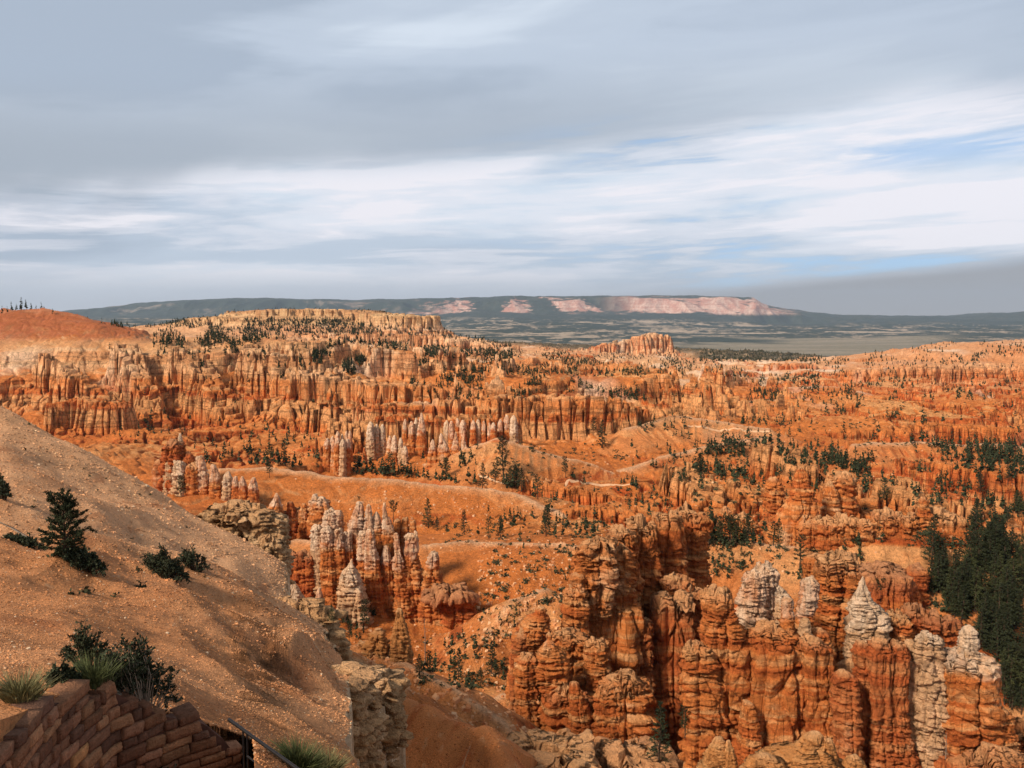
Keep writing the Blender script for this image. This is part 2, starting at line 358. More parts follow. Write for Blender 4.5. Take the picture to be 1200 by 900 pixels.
def height(x, y, info=False):
    y = np.maximum(y, 2.0); s = x/y; ly = np.log(y)
    R = look(GR, s, ly)
    far = sstep(8.7, 9.2, ly)
    # far country: the plateau's edge wanders
    yw = y
    if np.any(far > 0):
        wob = ridge2(x/2600, y/5200, 3, 71)*1500+n2(x/900, y/900, 77)*350-600
        edge = far*np.exp(-((y-30500)/3500)**2)
        yw = y+wob*edge
    z = look(GH, x/yw, np.log(yw))*yw
    z = z*(y/yw)
    # the near spurs end in cliffs
    le = np.interp(y, [2, 10, 20, 45, 50, 57, 61, 66, 84, 90, 100, 118, 135], [560, 440, 402, 400, 425, 468, 450, 388, 386, 350, 330, 326, 326])+n2(y/2.3, x*0, 33)*7+n2(y/.7, x*0, 34)*4
    se = (le-600)/F
    z = z-(1-sstep(125, 140, y))*np.clip((s-se)/.007, 0, 1)*np.clip(y*.33, 0, 38)*sstep(2, 10, y)
    # path below the retaining wall
    z = np.where((y < wall_y(s)+.20) & (s < -.335), np.minimum(z, -6.7), z)
    ed = np.exp(-((y-31500)/5500)**2)*far; z = z-ed*380*sstep(.296, .318, s)*(1-sstep(.34, .44, s))
    # broken badlands
    wx = x+fbm2(x/90, y/90, 2, 5)*30; wy = y+fbm2(x/90+40, y/90, 2, 9)*30
    k = np.clip(y/700, 0.5, 1.15)
    dr = ridge2(wx/150, wy/150, 3, 11)
    b1 = (dr-0.35)*42*k
    fl = 1-np.abs(n2(wx/34, wy/34, 21))*2
    b2 = (fl-0.4)*9*k*(1-.4*sstep(1000, 1500, y))
    F1, F2 = worley((wx+x)/2/16, (wy+y)/2/16, 31)
    cr = sstep(0.02, 0.28, F2-F1)
    b3 = (cr-0.8)*7*np.clip(y/600, .5, 1.1)*(1-.55*sstep(1000, 1500, y))
    mid = R*(1-far)
    z1 = z+mid*(b1+b2*0.9+b3)
    tz = z1+fbm2(x/170, y/170, 3, 41)*26
    t1 = terr(tz, 38, 5, 0.26); t2 = terr(t1, 9, 2, 0.25)
    st = np.clip(mid*1.0, 0, .85)
    zz = z1+(t2-tz)*st
    zz = zz+mid*fbm2(x/6, y/6, 2, 51)*1.6
    if x.ndim == 0: x = x[None]; y = y[None]; zz = np.atleast_1d(zz)
    crest = np.zeros(len(zz), f4)
    for P, sl_ in SOFTW:
        r = poly(x, y, P, 110*np.clip(P[0, 1]/450, .3, 2))
        if r is None: continue
        m, D, Zc, A = r
        wv = fbm2(x[m]/30, y[m]/30, 2, 91)*np.clip(D/12, 0, 1)*4*np.clip(P[0, 1]/450, .4, 2)
        rr = np.abs(n2(A/7+D/30, D/60, 92))*np.clip(D/10, 0, 1)*1.6*np.clip(P[0, 1]/450, .4, 2)
        cand = Zc-sl_*(np.sqrt(D*D+4)-2)+wv-rr; cand = cand-(np.clip((s[m]-se[m]+.012)/.012, 0, 1)*60+np.maximum(D-14, 0)*1.2 if P[0, 1] < 100 else 0); crest[m] = np.where(cand > zz[m]-.5, np.maximum(crest[m], .02+np.exp(-(D/(P[0, 1]*.007))**2)), crest[m]); zz[m] = smax(zz[m], cand, 2.5)
    wallm = np.zeros(len(zz), f4)
    for P, hw, hc, ps in WALLW:
        r = poly(x, y, P, hw+hc*.5+hc*1.2+25)
        if r is None: continue
        m, D, Zc, A = r
        xx = x[m]; yy = y[m]; ux = xx+n2(xx/(ps*2), yy/(ps*2), 93)*ps*.5; uy = yy+n2(xx/(ps*2)+9, yy/(ps*2), 94)*ps*.5
        F1_, F2_, ID = worley(ux/ps, uy/ps, 95, True)
        crk = sstep(0.0, .30, F2_-F1_)
        G1, G2, ID2 = worley(ux/ps/2.9, uy/ps/2.9, 96, True)
        dd = D-ps*.55*(crk-.5)-ps*.9*(ID2-.5)-ps*.8*(sstep(0, .2, G2-G1)-.6)+fbm2(xx/4, yy/4, 2, 97)*ps*.10
        e = np.maximum(dd-hw, 0)
        top = Zc-(ID**2)*hc*.16-(1-crk)*hc*.22+fbm2(xx/ps, yy/ps, 2, 98)*hc*.04
        cut = hc*.9/3.4
        zw = top-np.where(e < cut, e*3.4, hc*.9+(e-cut)*.62)
        lw = terr(zw+n2(xx/60, yy/60, 99)*2, max(3.0, hc/9), 0, .22)
        zw = zw+(lw-zw)*np.where(e < cut*1.05, .75, .1)
        up = zw > zz[m]
        zz[m] = np.where(up, zw, zz[m]); wallm[m] = np.where(up & (e < cut*1.1), 1.0, wallm[m])
    # bare earth: long rills down the slopes, small bumps
    near = sstep(3.0, 5.0, ly)
    rill = np.abs(n2(x/9+fbm2(x/30, y/30, 2, 61)*1.4, y/22, 62))
    zz = zz+(1-far)*near*(fbm2(x/40, y/40, 3, 63)*2.6+(rill-.3)*1.1+n2(x/3, y/3, 66)*0.16)
    zz = zz+(1-near)*(fbm2(x/7, y/7, 4, 64, .6)*0.6+(.3-np.abs(n2((x+y*.5)/5, (y-x*.3)/16, 67)))*.7+fbm2(x/1.1, y/1.1, 2, 65)*0.07)*np.clip(y/25, .25, 1.6)
    zz = zz+(1-sstep(125, 140, y))*(fbm2(x/24, y/24, 3, 68)*1.7*sstep(20, 60, y)+(np.abs(n2((x-y*.6)/4.5, (y+x*.5)/20, 69))-.3)*1.1*sstep(70, 90, y)*(s > -.215))
    # rolling far hills
    zz = zz+far*(ridge2(x/3800, y/3000, 4, 81)-.45)*(70+60*sstep(9.6, 10.2, ly))*(1-0.85*np.exp(-((y-9500)/3500)**2)*sstep(.15, .3, s))
    if info: return zz, R, wallm, crest, cr, far
    return zz

# ------------------------------------------------------------------ materials
MATS = {}
def newmat(name):
    m = bpy.data.materials.new(name); m.use_nodes = True; MATS[name] = m
    n = m.node_tree.nodes; b = n['Principled BSDF']; b.inputs['Roughness'].default_value = .9
    b.inputs['Specular IOR Level'].default_value = .15
    return m, m.node_tree, n, m.node_tree.links, b
def nd(nt_, t, ins=None, **k):
    n = nt_.nodes.new(t)
    for a, b in k.items(): setattr(n, a, b)
    for a, v in (ins or {}).items():
        if hasattr(v, 'links'): nt_.links.new(v, n.inputs[a])
        else: n.inputs[a].default_value = v
    return n
def rock_material(name, scale, bump, grain=0.5, beds=0, bk=1.0):
    """earth and rock: colour comes from the surface's own 'tint' attribute, broken up by grain, beds and cracks"""
    m, t, n, l, b = newmat(name)
    at_ = nd(t, 'ShaderNodeAttribute', attribute_name='tint')
    geo = nd(t, 'ShaderNodeNewGeometry'); pos = geo.outputs['Position']
    mp = nd(t, 'ShaderNodeMapping', {'Vector': pos, 'Scale': (scale, scale, scale*2.6)})
    mp2 = nd(t, 'ShaderNodeMapping', {'Vector': pos, 'Scale': (scale*2.2, scale*2.2, scale*.5)})
    n1 = nd(t, 'ShaderNodeTexNoise', {'Vector': mp.outputs[0], 'Scale': 1.0, 'Detail': 6.0, 'Roughness': .65})
    n2_ = nd(t, 'ShaderNodeTexNoise', {'Vector': mp2.outputs[0], 'Scale': 1.0, 'Detail': 4.0, 'Roughness': .6})
    n3_ = nd(t, 'ShaderNodeTexNoise', {'Vector': pos, 'Scale': scale*5, 'Detail': 3.0, 'Roughness': .7})
    a1 = nd(t, 'ShaderNodeMath', {0: n1.outputs[0], 1: n2_.outputs[0]}, operation='ADD')
    a2 = nd(t, 'ShaderNodeMath', {0: a1.outputs[0], 1: n3_.outputs[0]}, operation='ADD')
    if beds:
        nx = nd(t, 'ShaderNodeSeparateXYZ', {0: geo.outputs['Normal']}); st = nd(t, 'ShaderNodeMapRange', {0: nx.outputs[2], 1: .85, 2: .35, 3: .12, 4: 1.0})
        w0 = nd(t, 'ShaderNodeTexNoise', {'Vector': pos, 'Scale': scale*.25, 'Detail': 2.0})
        mz = nd(t, 'ShaderNodeMapping', {'Vector': pos, 'Scale': (beds*.05, beds*.05, beds)})
        wz = nd(t, 'ShaderNodeVectorMath', {0: mz.outputs[0], 1: w0.outputs['Color']}, operation='ADD')
        n5 = nd(t, 'ShaderNodeTexNoise', {'Vector': wz.outputs[0], 'Scale': 1.0, 'Detail': 3.0, 'Roughness': .7})
        c5 = nd(t, 'ShaderNodeMapRange', {0: n5.outputs[0], 1: .36, 2: .50, 3: -.45*bk, 4: .12*bk})
        g5 = nd(t, 'ShaderNodeMath', {0: c5.outputs[0], 1: st.outputs[0]}, operation='MULTIPLY')
        vj = nd(t, 'ShaderNodeTexVoronoi', {'Vector': nd(t, 'ShaderNodeMapping', {'Vector': pos, 'Scale': (beds*.42, beds*.42, beds*.13)}).outputs[0], 'Scale': 1.0}, feature='DISTANCE_TO_EDGE')
        cj = nd(t, 'ShaderNodeMapRange', {0: vj.outputs[0], 1: 0.0, 2: .09, 3: -.45, 4: .05})
        gj = nd(t, 'ShaderNodeMath', {0: cj.outputs[0], 1: st.outputs[0]}, operation='MULTIPLY')
        gs = nd(t, 'ShaderNodeMath', {0: g5.outputs[0], 1: gj.outputs[0]}, operation='ADD')
        a2 = nd(t, 'ShaderNodeMath', {0: a2.outputs[0], 1: gs.outputs[0]}, operation='ADD')
    mr = nd(t, 'ShaderNodeMapRange', {0: a2.outputs[0], 1: 1.1, 2: 1.9, 3: 1-grain*.75, 4: 1+grain*.75})
    mx = nd(t, 'ShaderNodeMix', {0: 1.0, 6: at_.outputs['Color']}, data_type='RGBA', blend_type='MULTIPLY')
    l.new(mr.outputs[0], mx.inputs[7]); l.new(mx.outputs[2], b.inputs['Base Color'])
    bp = nd(t, 'ShaderNodeBump', {'Strength': 1.0, 'Distance': bump, 'Height': a2.outputs[0]})
    l.new(bp.outputs[0], b.inputs['Normal'])
    return m
def flat_material(name, col, rough=.8, spec=.2, var=.25, vs=3.0, metal=0.0, bump=0.0):
    m, t, n, l, b = newmat(name)
    geo = nd(t, 'ShaderNodeTexCoord')
    n1 = nd(t, 'ShaderNodeTexNoise', {'Vector': geo.outputs['Object'], 'Scale': vs, 'Detail': 4.0})
    mr = nd(t, 'ShaderNodeMapRange', {0: n1.outputs[0], 1: .3, 2: .7, 3: 1-var, 4: 1+var})
    mx = nd(t, 'ShaderNodeMix', {0: 1.0, 6: (*col, 1)}, data_type='RGBA', blend_type='MULTIPLY')
    l.new(mr.outputs[0], mx.inputs[7]); l.new(mx.outputs[2], b.inputs['Base Color'])
    b.inputs['Roughness'].default_value = rough; b.inputs['Specular IOR Level'].default_value = spec; b.inputs['Metallic'].default_value = metal
    if bump:
        bp = nd(t, 'ShaderNodeBump', {'Strength': 1.0, 'Distance': bump, 'Height': n1.outputs[0]}); l.new(bp.outputs[0], b.inputs['Normal'])
    return m
M_NEAR = rock_material('gravel slope', 4.0, 0.10, .55)
M_LAND = rock_material('badlands earth', 0.5, 1.0, .62, .35)
M_FAR = rock_material('far country', 0.012, 10.0, .5)
M_ROCK = rock_material('weathered limestone', 1.1, 0.5, .45, .9, .45)

# ------------------------------------------------------------------ mesh helpers
def mesh_np(name, V, Q, mat, tint=None, smooth=True):
    me = bpy.data.meshes.new(name); V = np.ascontiguousarray(V, f4); Q = np.ascontiguousarray(Q, np.int32)
    k = Q.shape[1]; me.vertices.add(len(V)); me.vertices.foreach_set('co', V.ravel())
    me.loops.add(Q.size); me.loops.foreach_set('vertex_index', Q.ravel())
    me.polygons.add(len(Q)); me.polygons.foreach_set('loop_start', np.arange(0, Q.size, k, dtype=np.int32))
    me.polygons.foreach_set('loop_total', np.full(len(Q), k, np.int32))
    me.polygons.foreach_set('use_smooth', np.full(len(Q), smooth, bool))
    me.update(calc_edges=True)
    if tint is not None:
        a = me.attributes.new('tint', 'FLOAT_COLOR', 'POINT')
        c = np.ones((len(V), 4), f4); c[:, :3] = tint; a.data.foreach_set('color', c.ravel())
    me.materials.append(mat); return me
def link(name, me, parent=None, **props):
    o = bpy.data.objects.new(name, me); sc.collection.objects.link(o)
    if parent: o.parent = parent
    for k, v in props.items(): o[k] = v
    return o
def lerp(a, b, t): return a+(b-a)*t
def C3(*c): return np.array(c, f4)
RED, ORG, TAN, PALE, WHT = C3(.42, .080, .018), C3(.60, .190, .048), C3(.68, .34, .14), C3(.78, .49, .29), C3(.80, .61, .44)
def band(z, seed=0, P=1.0):
    """beds of the rock: a fixed column of layers of unequal thickness"""
    rs = np.random.RandomState(900+seed); n = 900
    th = rs.choice([.5, .8, 1.2, 2.0, 3.5], n)*P; e = np.concatenate([[0], np.cumsum(th)])-700*P
    v = rs.uniform(-1, 1, n)
    zz = np.asarray(z, float); i = np.clip(np.searchsorted(e, zz)-1, 0, n-2)
    fr = (zz-e[i])/th[i]; w_ = sstep(.75, 1.0, fr)
    return (v[i]*(1-w_)+v[i+1]*w_).astype(f4)

# ------------------------------------------------------------------ terrain sheets (fan of strips, finer where the ground is steep)
def fan(y0, y1, scols, rows, fine=2600):
    S = scols; sc_ = np.linspace(S[0], S[-1], 210)
    ly = np.linspace(math.log(y0), math.log(y1), fine)
    XX = np.exp(ly)[:, None]*sc_[None, :]; YY = np.repeat(np.exp(ly)[:, None], len(sc_), 1)
    Hh = height(XX.ravel(), YY.ravel()).reshape(XX.shape)
    ang = np.arctan2(Hh, YY)*F
    d = np.diff(ang, axis=0); dl = (ly[1]-ly[0])
    wgt = np.where(d > 0, d, -d*.35)+dl*F*.045
    k = np.exp(-np.linspace(-2, 2, 17)**2); k /= k.sum()
    wp = np.pad(wgt, ((0, 0), (8, 8)), mode='edge'); wgt = sum(kk*wp[:, j:j+len(sc_)] for j, kk in enumerate(k))
    cum = np.vstack([np.zeros(len(sc_)), np.cumsum(wgt, 0)]); cum /= cum[-1]
    tq = np.linspace(0, 1, rows); lyc = np.array([np.interp(tq, cum[:, j], ly) for j in range(len(sc_))]).T
    lp = np.pad(lyc, ((0, 0), (8, 8)), mode='edge'); lyc = sum(kk*lp[:, j:j+len(sc_)] for j, kk in enumerate(k))
    fi = (S-S[0])/(S[-1]-S[0])*(len(sc_)-1); i = np.minimum(fi.astype(int), len(sc_)-2); a = fi-i
    LY = lyc[:, i]*(1-a)+lyc[:, i+1]*a
    Yv = np.exp(LY); Xv = Yv*S[None, :]
    return Xv, Yv
def grid_quads(r, c):
    a = np.arange(r*c).reshape(r, c)
    return np.stack([a[:-1, :-1], a[:-1, 1:], a[1:, 1:], a[1:, :-1]], -1).reshape(-1, 4)
QUAL = 1.0
def sheet(name, y0, y1, ncol, rows, mat, tintf, smax=1.0, **props):
    ncol = int(ncol*QUAL); rows = int(rows*QUAL)
    core = np.linspace(-.70, .70, ncol); ex = np.linspace(.70, smax, max(6, ncol//10))[1:]
    S = np.concatenate([-ex[::-1], core, ex])
    Xv, Yv = fan(y0, y1, S, rows)
    shp = Xv.shape; x = Xv.ravel(); y = Yv.ravel()
    z = np.empty(len(x)); nf = [np.empty(len(x), f4) for _ in range(5)]
    for i in range(0, len(x), 400000):
        r = height(x[i:i+400000], y[i:i+400000], True); z[i:i+400000] = r[0]
        for q in range(5): nf[q][i:i+400000] = r[q+1]
    Zv = z.reshape(shp)
    # slope from the true surface
    e = np.clip(y*.0015, .05, 40); hx = np.empty(len(x)); hy = np.empty(len(x))
    P = np.stack([Xv, Yv, Zv], -1); gu = np.gradient(P, axis=1); gv = np.gradient(P, axis=0); nn = np.cross(gu, gv)
    nn /= np.maximum(np.linalg.norm(nn, axis=-1, keepdims=True), 1e-9); nz = np.abs(nn[..., 2]).ravel().astype(f4)
    tint = tintf(x, y, z, nz, *nf)
    me = mesh_np(name, np.stack([x, y, z], -1), grid_quads(*shp), mat, tint)
    return link(name, me, **props)
def m3(c, n): return np.broadcast_to(c, (n, 3)).astype(f4)
def mixc(a, b, t): t = np.clip(t, 0, 1)[:, None]; return (a*(1-t)+b*t).astype(f4)
def tint_near(x, y, z, nz, R, dr, fl, cr, far):
    n = len(x); s = x/y
    px, py = pix(x, y, z)
    f = fbm2(x/3, y/3, 3, 201); g = fbm2(x/.35, y/.35, 2, 202); b = fbm2(x/14, y/14, 3, 203)
    c = m3(C3(.54, .235, .095), n)
    c = mixc(c, C3(.64, .345, .175), sstep(-.3, .7, b+(y-45)/70))
    c = mixc(c, C3(.30, .105, .04), sstep(.1, .5, fbm2(x/5, y/9, 3, 205)-.1)*.7)
    c = mixc(c, C3(.62, .42, .25), sstep(.35, .8, g)*.6); c = mixc(c, C3(.22, .09, .04), sstep(.2, .7, -g)*.6)
    dn = mixc(m3(C3(.54, .20, .065), n), C3(.42, .12, .035), sstep(-.1, .5, fbm2((x-y*.6)/2.5, (y+x*.5)/12, 4, 208))); dn = mixc(dn, C3(.64, .33, .15), sstep(.2, .6, fbm2(x/1.2, y/1.2, 3, 209))*.6); c = mixc(c, dn, np.maximum(sstep(120, 132, y), sstep(70, 90, y)*sstep(392, 400, px)))
    st_ = sstep(.50, .30, nz)*sstep(118, 110, y)*sstep(-70, -30, px-np.interp(y, [10, 45, 57, 66, 84, 100, 118], [400, 400, 440, 380, 370, 320, 310])); c = mixc(c, mixc(m3(C3(.42, .25, .13), n), C3(.66, .48, .30), sstep(-.3, .4, band(z+f, 3, .25))), st_)
    return c*(1+.35*f[:, None])
def tint_land(x, y, z, nz, R, dr, fl, cr, far):
    n = len(x); px = 600+F*x/y*CP
    bz = band(z+fbm2(x/120, y/120, 2, 301)*5, 1, 1.8); steep = np.maximum(sstep(.93, .72, nz), dr*.6)
    big = fbm2(x/260, y/260, 3, 302); fine = fbm2(x/9, y/9, 3, 303)
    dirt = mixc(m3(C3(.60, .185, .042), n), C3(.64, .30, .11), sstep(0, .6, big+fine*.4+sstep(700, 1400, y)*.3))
    dirt = mixc(dirt, C3(.47, .125, .035), sstep(.1, .6, -big)*.6)
    rock = mixc(m3(ORG, n), TAN, sstep(-.1, .7, bz)*.8)
    rock = mixc(rock, RED, sstep(0, .7, -bz)*.9)
    # paler beds high in the walls, white caps here and there
    hi = sstep(-75, -35, z+fine*6+big*10)
    rock = mixc(rock, C3(.68, .38, .18), hi*.7); rock = mixc(rock, PALE, hi*sstep(.1, .7, bz)); rock = mixc(rock, C3(.50, .20, .08), hi*sstep(.2, .8, -bz)*.7)
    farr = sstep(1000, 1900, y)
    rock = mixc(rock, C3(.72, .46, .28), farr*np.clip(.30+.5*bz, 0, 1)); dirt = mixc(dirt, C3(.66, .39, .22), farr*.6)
    dirt = mixc(dirt, C3(.64, .25, .085)*np.ones((n, 3), f4), (fl > .01)*.6*sstep(900, 700, y)); dirt = mixc(dirt, C3(.74, .45, .26), fl*.75)
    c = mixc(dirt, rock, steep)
    wcap = sstep(.25, .6, fbm2(x/130, y/130, 3, 310)+.25*np.exp(-((px-850)/130)**2)*sstep(900, 1100, y))*sstep(560, 900, y)
    c = mixc(c, ORG*np.ones((n, 3), f4), sstep(930, 1000, px)*sstep(1300, 1600, y)*sstep(-.3, .4, big)*.6); c = mixc(c, WHT, wcap*.7)
    # right-hand ridge: white brow
    c = mixc(c, WHT, np.exp(-((y-2250)/160)**2)*sstep(930, 1000, px)*sstep(0, .5, fbm2(x/90, y/90, 3, 311))*.9)
    # left dome: red earth over a cream band
    dome = sstep(-36, -24, z+fine*9+fbm2(x/28, y/60, 3, 340)*20)*sstep(420, 260, px)*sstep(1500, 1300, y)*sstep(850, 900, y)
    c = mixc(c, C3(.40, .12, .05), dome*(.75+.5*fine))
    cream = sstep(-62, -52, z)*sstep(-22, -32, z)*sstep(560, 300, px)*sstep(1500, 1300, y)*sstep(850, 900, y)
    c = mixc(c, C3(.68, .38, .18), cream*.6*(1-.5*(bz < -.2)))
    # mesa cap
    cap = sstep(-32, -12, z)*sstep(2000, 2300, y)*sstep(3400, 3000, y)
    c = mixc(c, mixc(m3(C3(.62, .38, .18), n), C3(.42, .22, .10), sstep(0, .5, -bz)), cap*.8)
    # beyond the amphitheatre: wooded ground
    wood = sstep(3000, 3900, y)*.9; wood = np.maximum(wood, sstep(790, 830, px)*sstep(985, 960, px)*sstep(2500, 2650, y)*.92); wood = np.maximum(wood, sstep(2650, 2720, y)*sstep(-60, -30, z)*.95)
    sp_ = fbm2(x/60, y/60, 3, 330)
    c = mixc(c, mixc(m3(C3(.045, .05, .03), n), C3(.34, .24, .15), sstep(.15, .5, sp_)), wood)
    return c*(.96+.30*fine[:, None])
def tint_far(x, y, z, nz, R, dr, fl, cr, far):
    n = len(x); px = 600+F*x/y*CP
    a = ridge2(x/520+fbm2(x/1500, y/1500, 2, 400), y/1100, 4, 401, .65); b = fbm2(x/2500, y/1800, 4, 402); st = fbm2(x/4000, z/14, 3, 403)
    fo = C3(.030, .042, .032); c = m3(fo, n)
    c = mixc(c, C3(.30, .235, .17), sstep(.0, .35, b*.7+st*.45+(a-.45)*.9-.05))
    c = mixc(c, C3(.42, .33, .25), sstep(.3, .5, st+b*.5+(a-.5)*.5)*.8)
    gr = sstep(800, 860, px+b*200)*sstep(8000, 8600, y)*sstep(15500, 14000, y+b*2500)*sstep(1150, 1050, px)
    c = mixc(c, mixc(m3(C3(.19, .165, .115), n), C3(.24, .20, .145), sstep(-.2, .3, fbm2(x/3000, y/700, 3, 405))), gr)
    up = sstep(23500, 26000, y); c = mixc(c, m3(fo, n), up*.93)
    steep = sstep(.99, .955, nz)
    pk = steep*np.maximum(sstep(690, 760, px), sstep(.05, .13, n2(x/1500, y/6000, 411)+fbm2(x/300, z/60, 3, 412)*.35+.06))*sstep(27000, 28500, y)*sstep(430, 520, px+b*120)*sstep(960, 890, px)*sstep(100, 230, z+a*100)
    c = mixc(c, mixc(m3(C3(.40, .20, .15), n), C3(.54, .38, .31), sstep(-.3, .4, st+(a-.5))), pk)
    pl = steep*sstep(27500, 29500, y)*(1-sstep(430, 520, px))*sstep(.25, .5, b+a*.4)*.4
    c = mixc(c, C3(.4, .3, .24), pl)
    return c
sheet('near_slope', 2, 135, 1150, 800, M_NEAR, tint_near, kind='structure')
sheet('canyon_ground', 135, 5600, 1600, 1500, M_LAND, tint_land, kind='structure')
sheet('far_valley_and_plateau', 5600, 45000, 1300, 420, M_FAR, tint_far, kind='structure')

# ------------------------------------------------------------------ rock formations: each a thing of its own
def rock_disp(x, y, z, w_, crumb):
    """how far the weathered face stands out or back"""
    a = np.clip(w_, 1.0, 14.0)
    zz = z+fbm2(x/22, y/22, 2, 501)*1.6
    P = 0.45 if crumb else np.clip(np.median(a)/11, .4, 1.0)
    Ls = band(zz, 7, P); Lb = band(zz+40, 8, P*3.2)
    lam = np.clip(a*.45, 1.3, 4.5)
    lam = float(np.median(lam))
    lid = np.floor(zz/(lam*5.5))
    wx_ = n3(x/(lam*3), y/(lam*3), z/(lam*2.2), 512)*.35; F1, F2, ID = worley(x/lam+wx_, y/lam-wx_, 511, True)
    crk = 1-sstep(0.0, .16, F2-F1)
    gv_ = np.abs(n3(x/(a*.38), y/(a*.38), z/(a*4.5), 514)); d = Ls*.020*a+Lb*.014*a-(1-sstep(0, .28, gv_))*.085*a-crk*.09*a+(ID-.5)*.13*a+.03*a
    d = d+fbm3(x/(a*.45), y/(a*.45), z/(a*3.4), 4, 515, .55)*.15*a
    d = d+fbm3(x/(a*.7), y/(a*.7), z/(a*.9), 4, 520, .6)*.035*a
    G1, G2, GI = worley((x*.8+y*.6)/(a*.30)+wx_, z/(a*.50)+wx_, 518, True); d = d+(GI-.5)*.055*a-(1-sstep(0, .10, G2-G1))*.03*a
    d = d+fbm3(x/1.3, y/1.3, z/(.8 if crumb else 1.5), 4, 530, .62)*(.34 if crumb else .24)*np.clip(a/4, .45, 1.2)
    if crumb:
        G1, G2 = worley(x/1.3+z*.31, z/.8+y*.4, 541); d = d+(sstep(0, .5, G2-G1)-.5)*.55
        d = d+fbm3(x/3.2, y/3.2, z/2.0, 3, 550)*1.1
    return d
TONES = {'o': (ORG, TAN), 'p': (C3(.62, .36, .19), PALE), 'r': (C3(.46, .11, .03), ORG), 'y': (C3(.56, .235, .075), C3(.64, .35, .15)),
         'g': (C3(.58, .33, .155), C3(.76, .53, .31)), 'd': (C3(.50, .15, .045), C3(.58, .24, .09))}
def column(pts, Y, white=None, tone='o', depth=None, crumb=False, rot=0.0, res=1.45):
    """one pillar, fin or boulder: outline rows (picture row, centre, width) from the top down, at its distance"""
    R = [at(c, p, Y) for p, c, _ in pts]; cx = np.array([r[0] for r in R]); cz = np.array([r[2] for r in R])
    wd = np.array([q[2]*(1.07 if q[2] < 18 else 1.13) for q in pts])*Y/F/2
    dep = depth if depth else (1.0 if max(q[2] for q in pts) < 40 else .75)
    gz = float(height(np.array([cx[-1]]), np.array([float(Y)]))[0])-3
    if cz[-1] > gz: cx = np.append(cx, cx[-1]); wd = np.append(wd, wd[-1]*1.12); cz = np.append(cz, gz)
    tz = cz[0]+min(wd[0]*.22, .8)
    pz = np.concatenate([[tz, tz-(tz-cz[0])*.15], cz]); pw = np.concatenate([[0.02, wd[0]*.6], wd]); pc = np.concatenate([[cx[0]]*2, cx])
    step = res*.82*Y/F
    seg = np.hypot(np.diff(pz), np.diff(pw)); s = np.concatenate([[0], np.cumsum(seg)])
    nv = int(np.clip(s[-1]/step, 16, 420)); nt_ = int(np.clip(2*math.pi*np.percentile(wd, 70)*(1+dep)/2/step, 20, 380))
    q = np.linspace(0, s[-1], nv); zr = np.interp(q, s, pz); wr = np.interp(q, s, pw); cr = np.interp(q, s, pc)
    k = np.array([.25, .5, .25])
    for _ in range(2): wr[2:-1] = np.convolve(wr, k, 'same')[2:-1]
    th = np.linspace(0, 2*math.pi, nt_, endpoint=False)
    T, Zr = np.meshgrid(th, zr); Wr = np.repeat(wr[:, None], nt_, 1); Cr = np.repeat(cr[:, None], nt_, 1)
    ct, st = np.cos(T), np.sin(T); sq = (np.abs(ct)**3+np.abs(st)**3)**(-1/3.0)*.96     # rounded square plan
    ex, ey = ct*sq, st*sq*dep; c_, s_ = math.cos(rot), math.sin(rot)
    ux, uy = ex*c_-ey*s_, ex*s_+ey*c_
    x = (Cr+ux*Wr).ravel(); y = (Y+uy*Wr).ravel(); z = Zr.ravel().copy()
    wm = np.maximum(np.repeat(np.maximum(wr*2, np.median(wd)*.8)[:, None], nt_, 1).ravel(), .8)
    d = rock_disp(x, y, z, wm, crumb)*np.clip(Wr.ravel()/np.maximum(wm*.3, .2), 0, 1)
    nl = np.hypot(ux, uy).ravel(); x2 = x+d*ux.ravel()/nl; y2 = y+d*uy.ravel()/nl
    cap = np.exp(-(tz-z)/max(wd[0], 1.0)); z = z+fbm3(x/2.1, y/2.1, z*0, 3, 560)*cap*min(1.0, wd[0]*.4)
    if wd[0] > 1.2:
        K1, K2, KI = worley(x/(wd[0]*.8)+.3, y/(wd[0]*.8), 565, True); z = z+((KI-.6)*1.5-(1-sstep(0, .2, K2-K1))*.7)*np.minimum(wd[0]*.6, 2.2)*np.exp(-(tz-z)/(wd[0]*1.6))
    z = z+fbm3(x/1.5, y/1.5, z/1.5, 2, 570)*.12
    n = len(x); A, B = TONES[tone]
    bz = band(z+fbm2(x/22, y/22, 2, 501)*1.6, 7, .8); f = fbm3(x/2.5, y/2.5, z/1.2, 3, 580); g = fbm3(x/9, y/9, z/14, 2, 585)
    c = mixc(m3(A, n), B, sstep(-.3, .9, bz*.6+f+g*.5)*.8)
    if tone in 'od': c = mixc(c, RED, sstep(.15, .8, -bz*.7-g)*.55); c = mixc(c, PALE, sstep(.35, .9, g+f*.7)*.45)
    c = mixc(c, C3(.66, .36, .17) if tone != 'r' else C3(.5, .25, .12), np.clip(cap*1.6-.5, 0, 1)*.8)      # weathered caprock
    if white is not None:
        zw = at(pts[0][1], white, Y)[2]; sp_ = max(1.5, (cz[0]-zw)*.22)
        c = mixc(c, WHT, sstep(zw-sp_, zw+sp_, z+f*sp_*1.8+g*sp_*1.5)*np.clip(.54+.6*fbm3(x/1.2, y/1.2, z/9, 2, 590), .12, .74))
    c = c*(1+.18*f[:, None])
    V = np.stack([x2, y2, z], -1)
    a = np.arange(nv*nt_).reshape(nv, nt_); b = np.roll(a, -1, 1)
    Q = np.stack([a[:-1], a[1:], b[1:], b[:-1]], -1).reshape(-1, 4)
    return V, Q, c
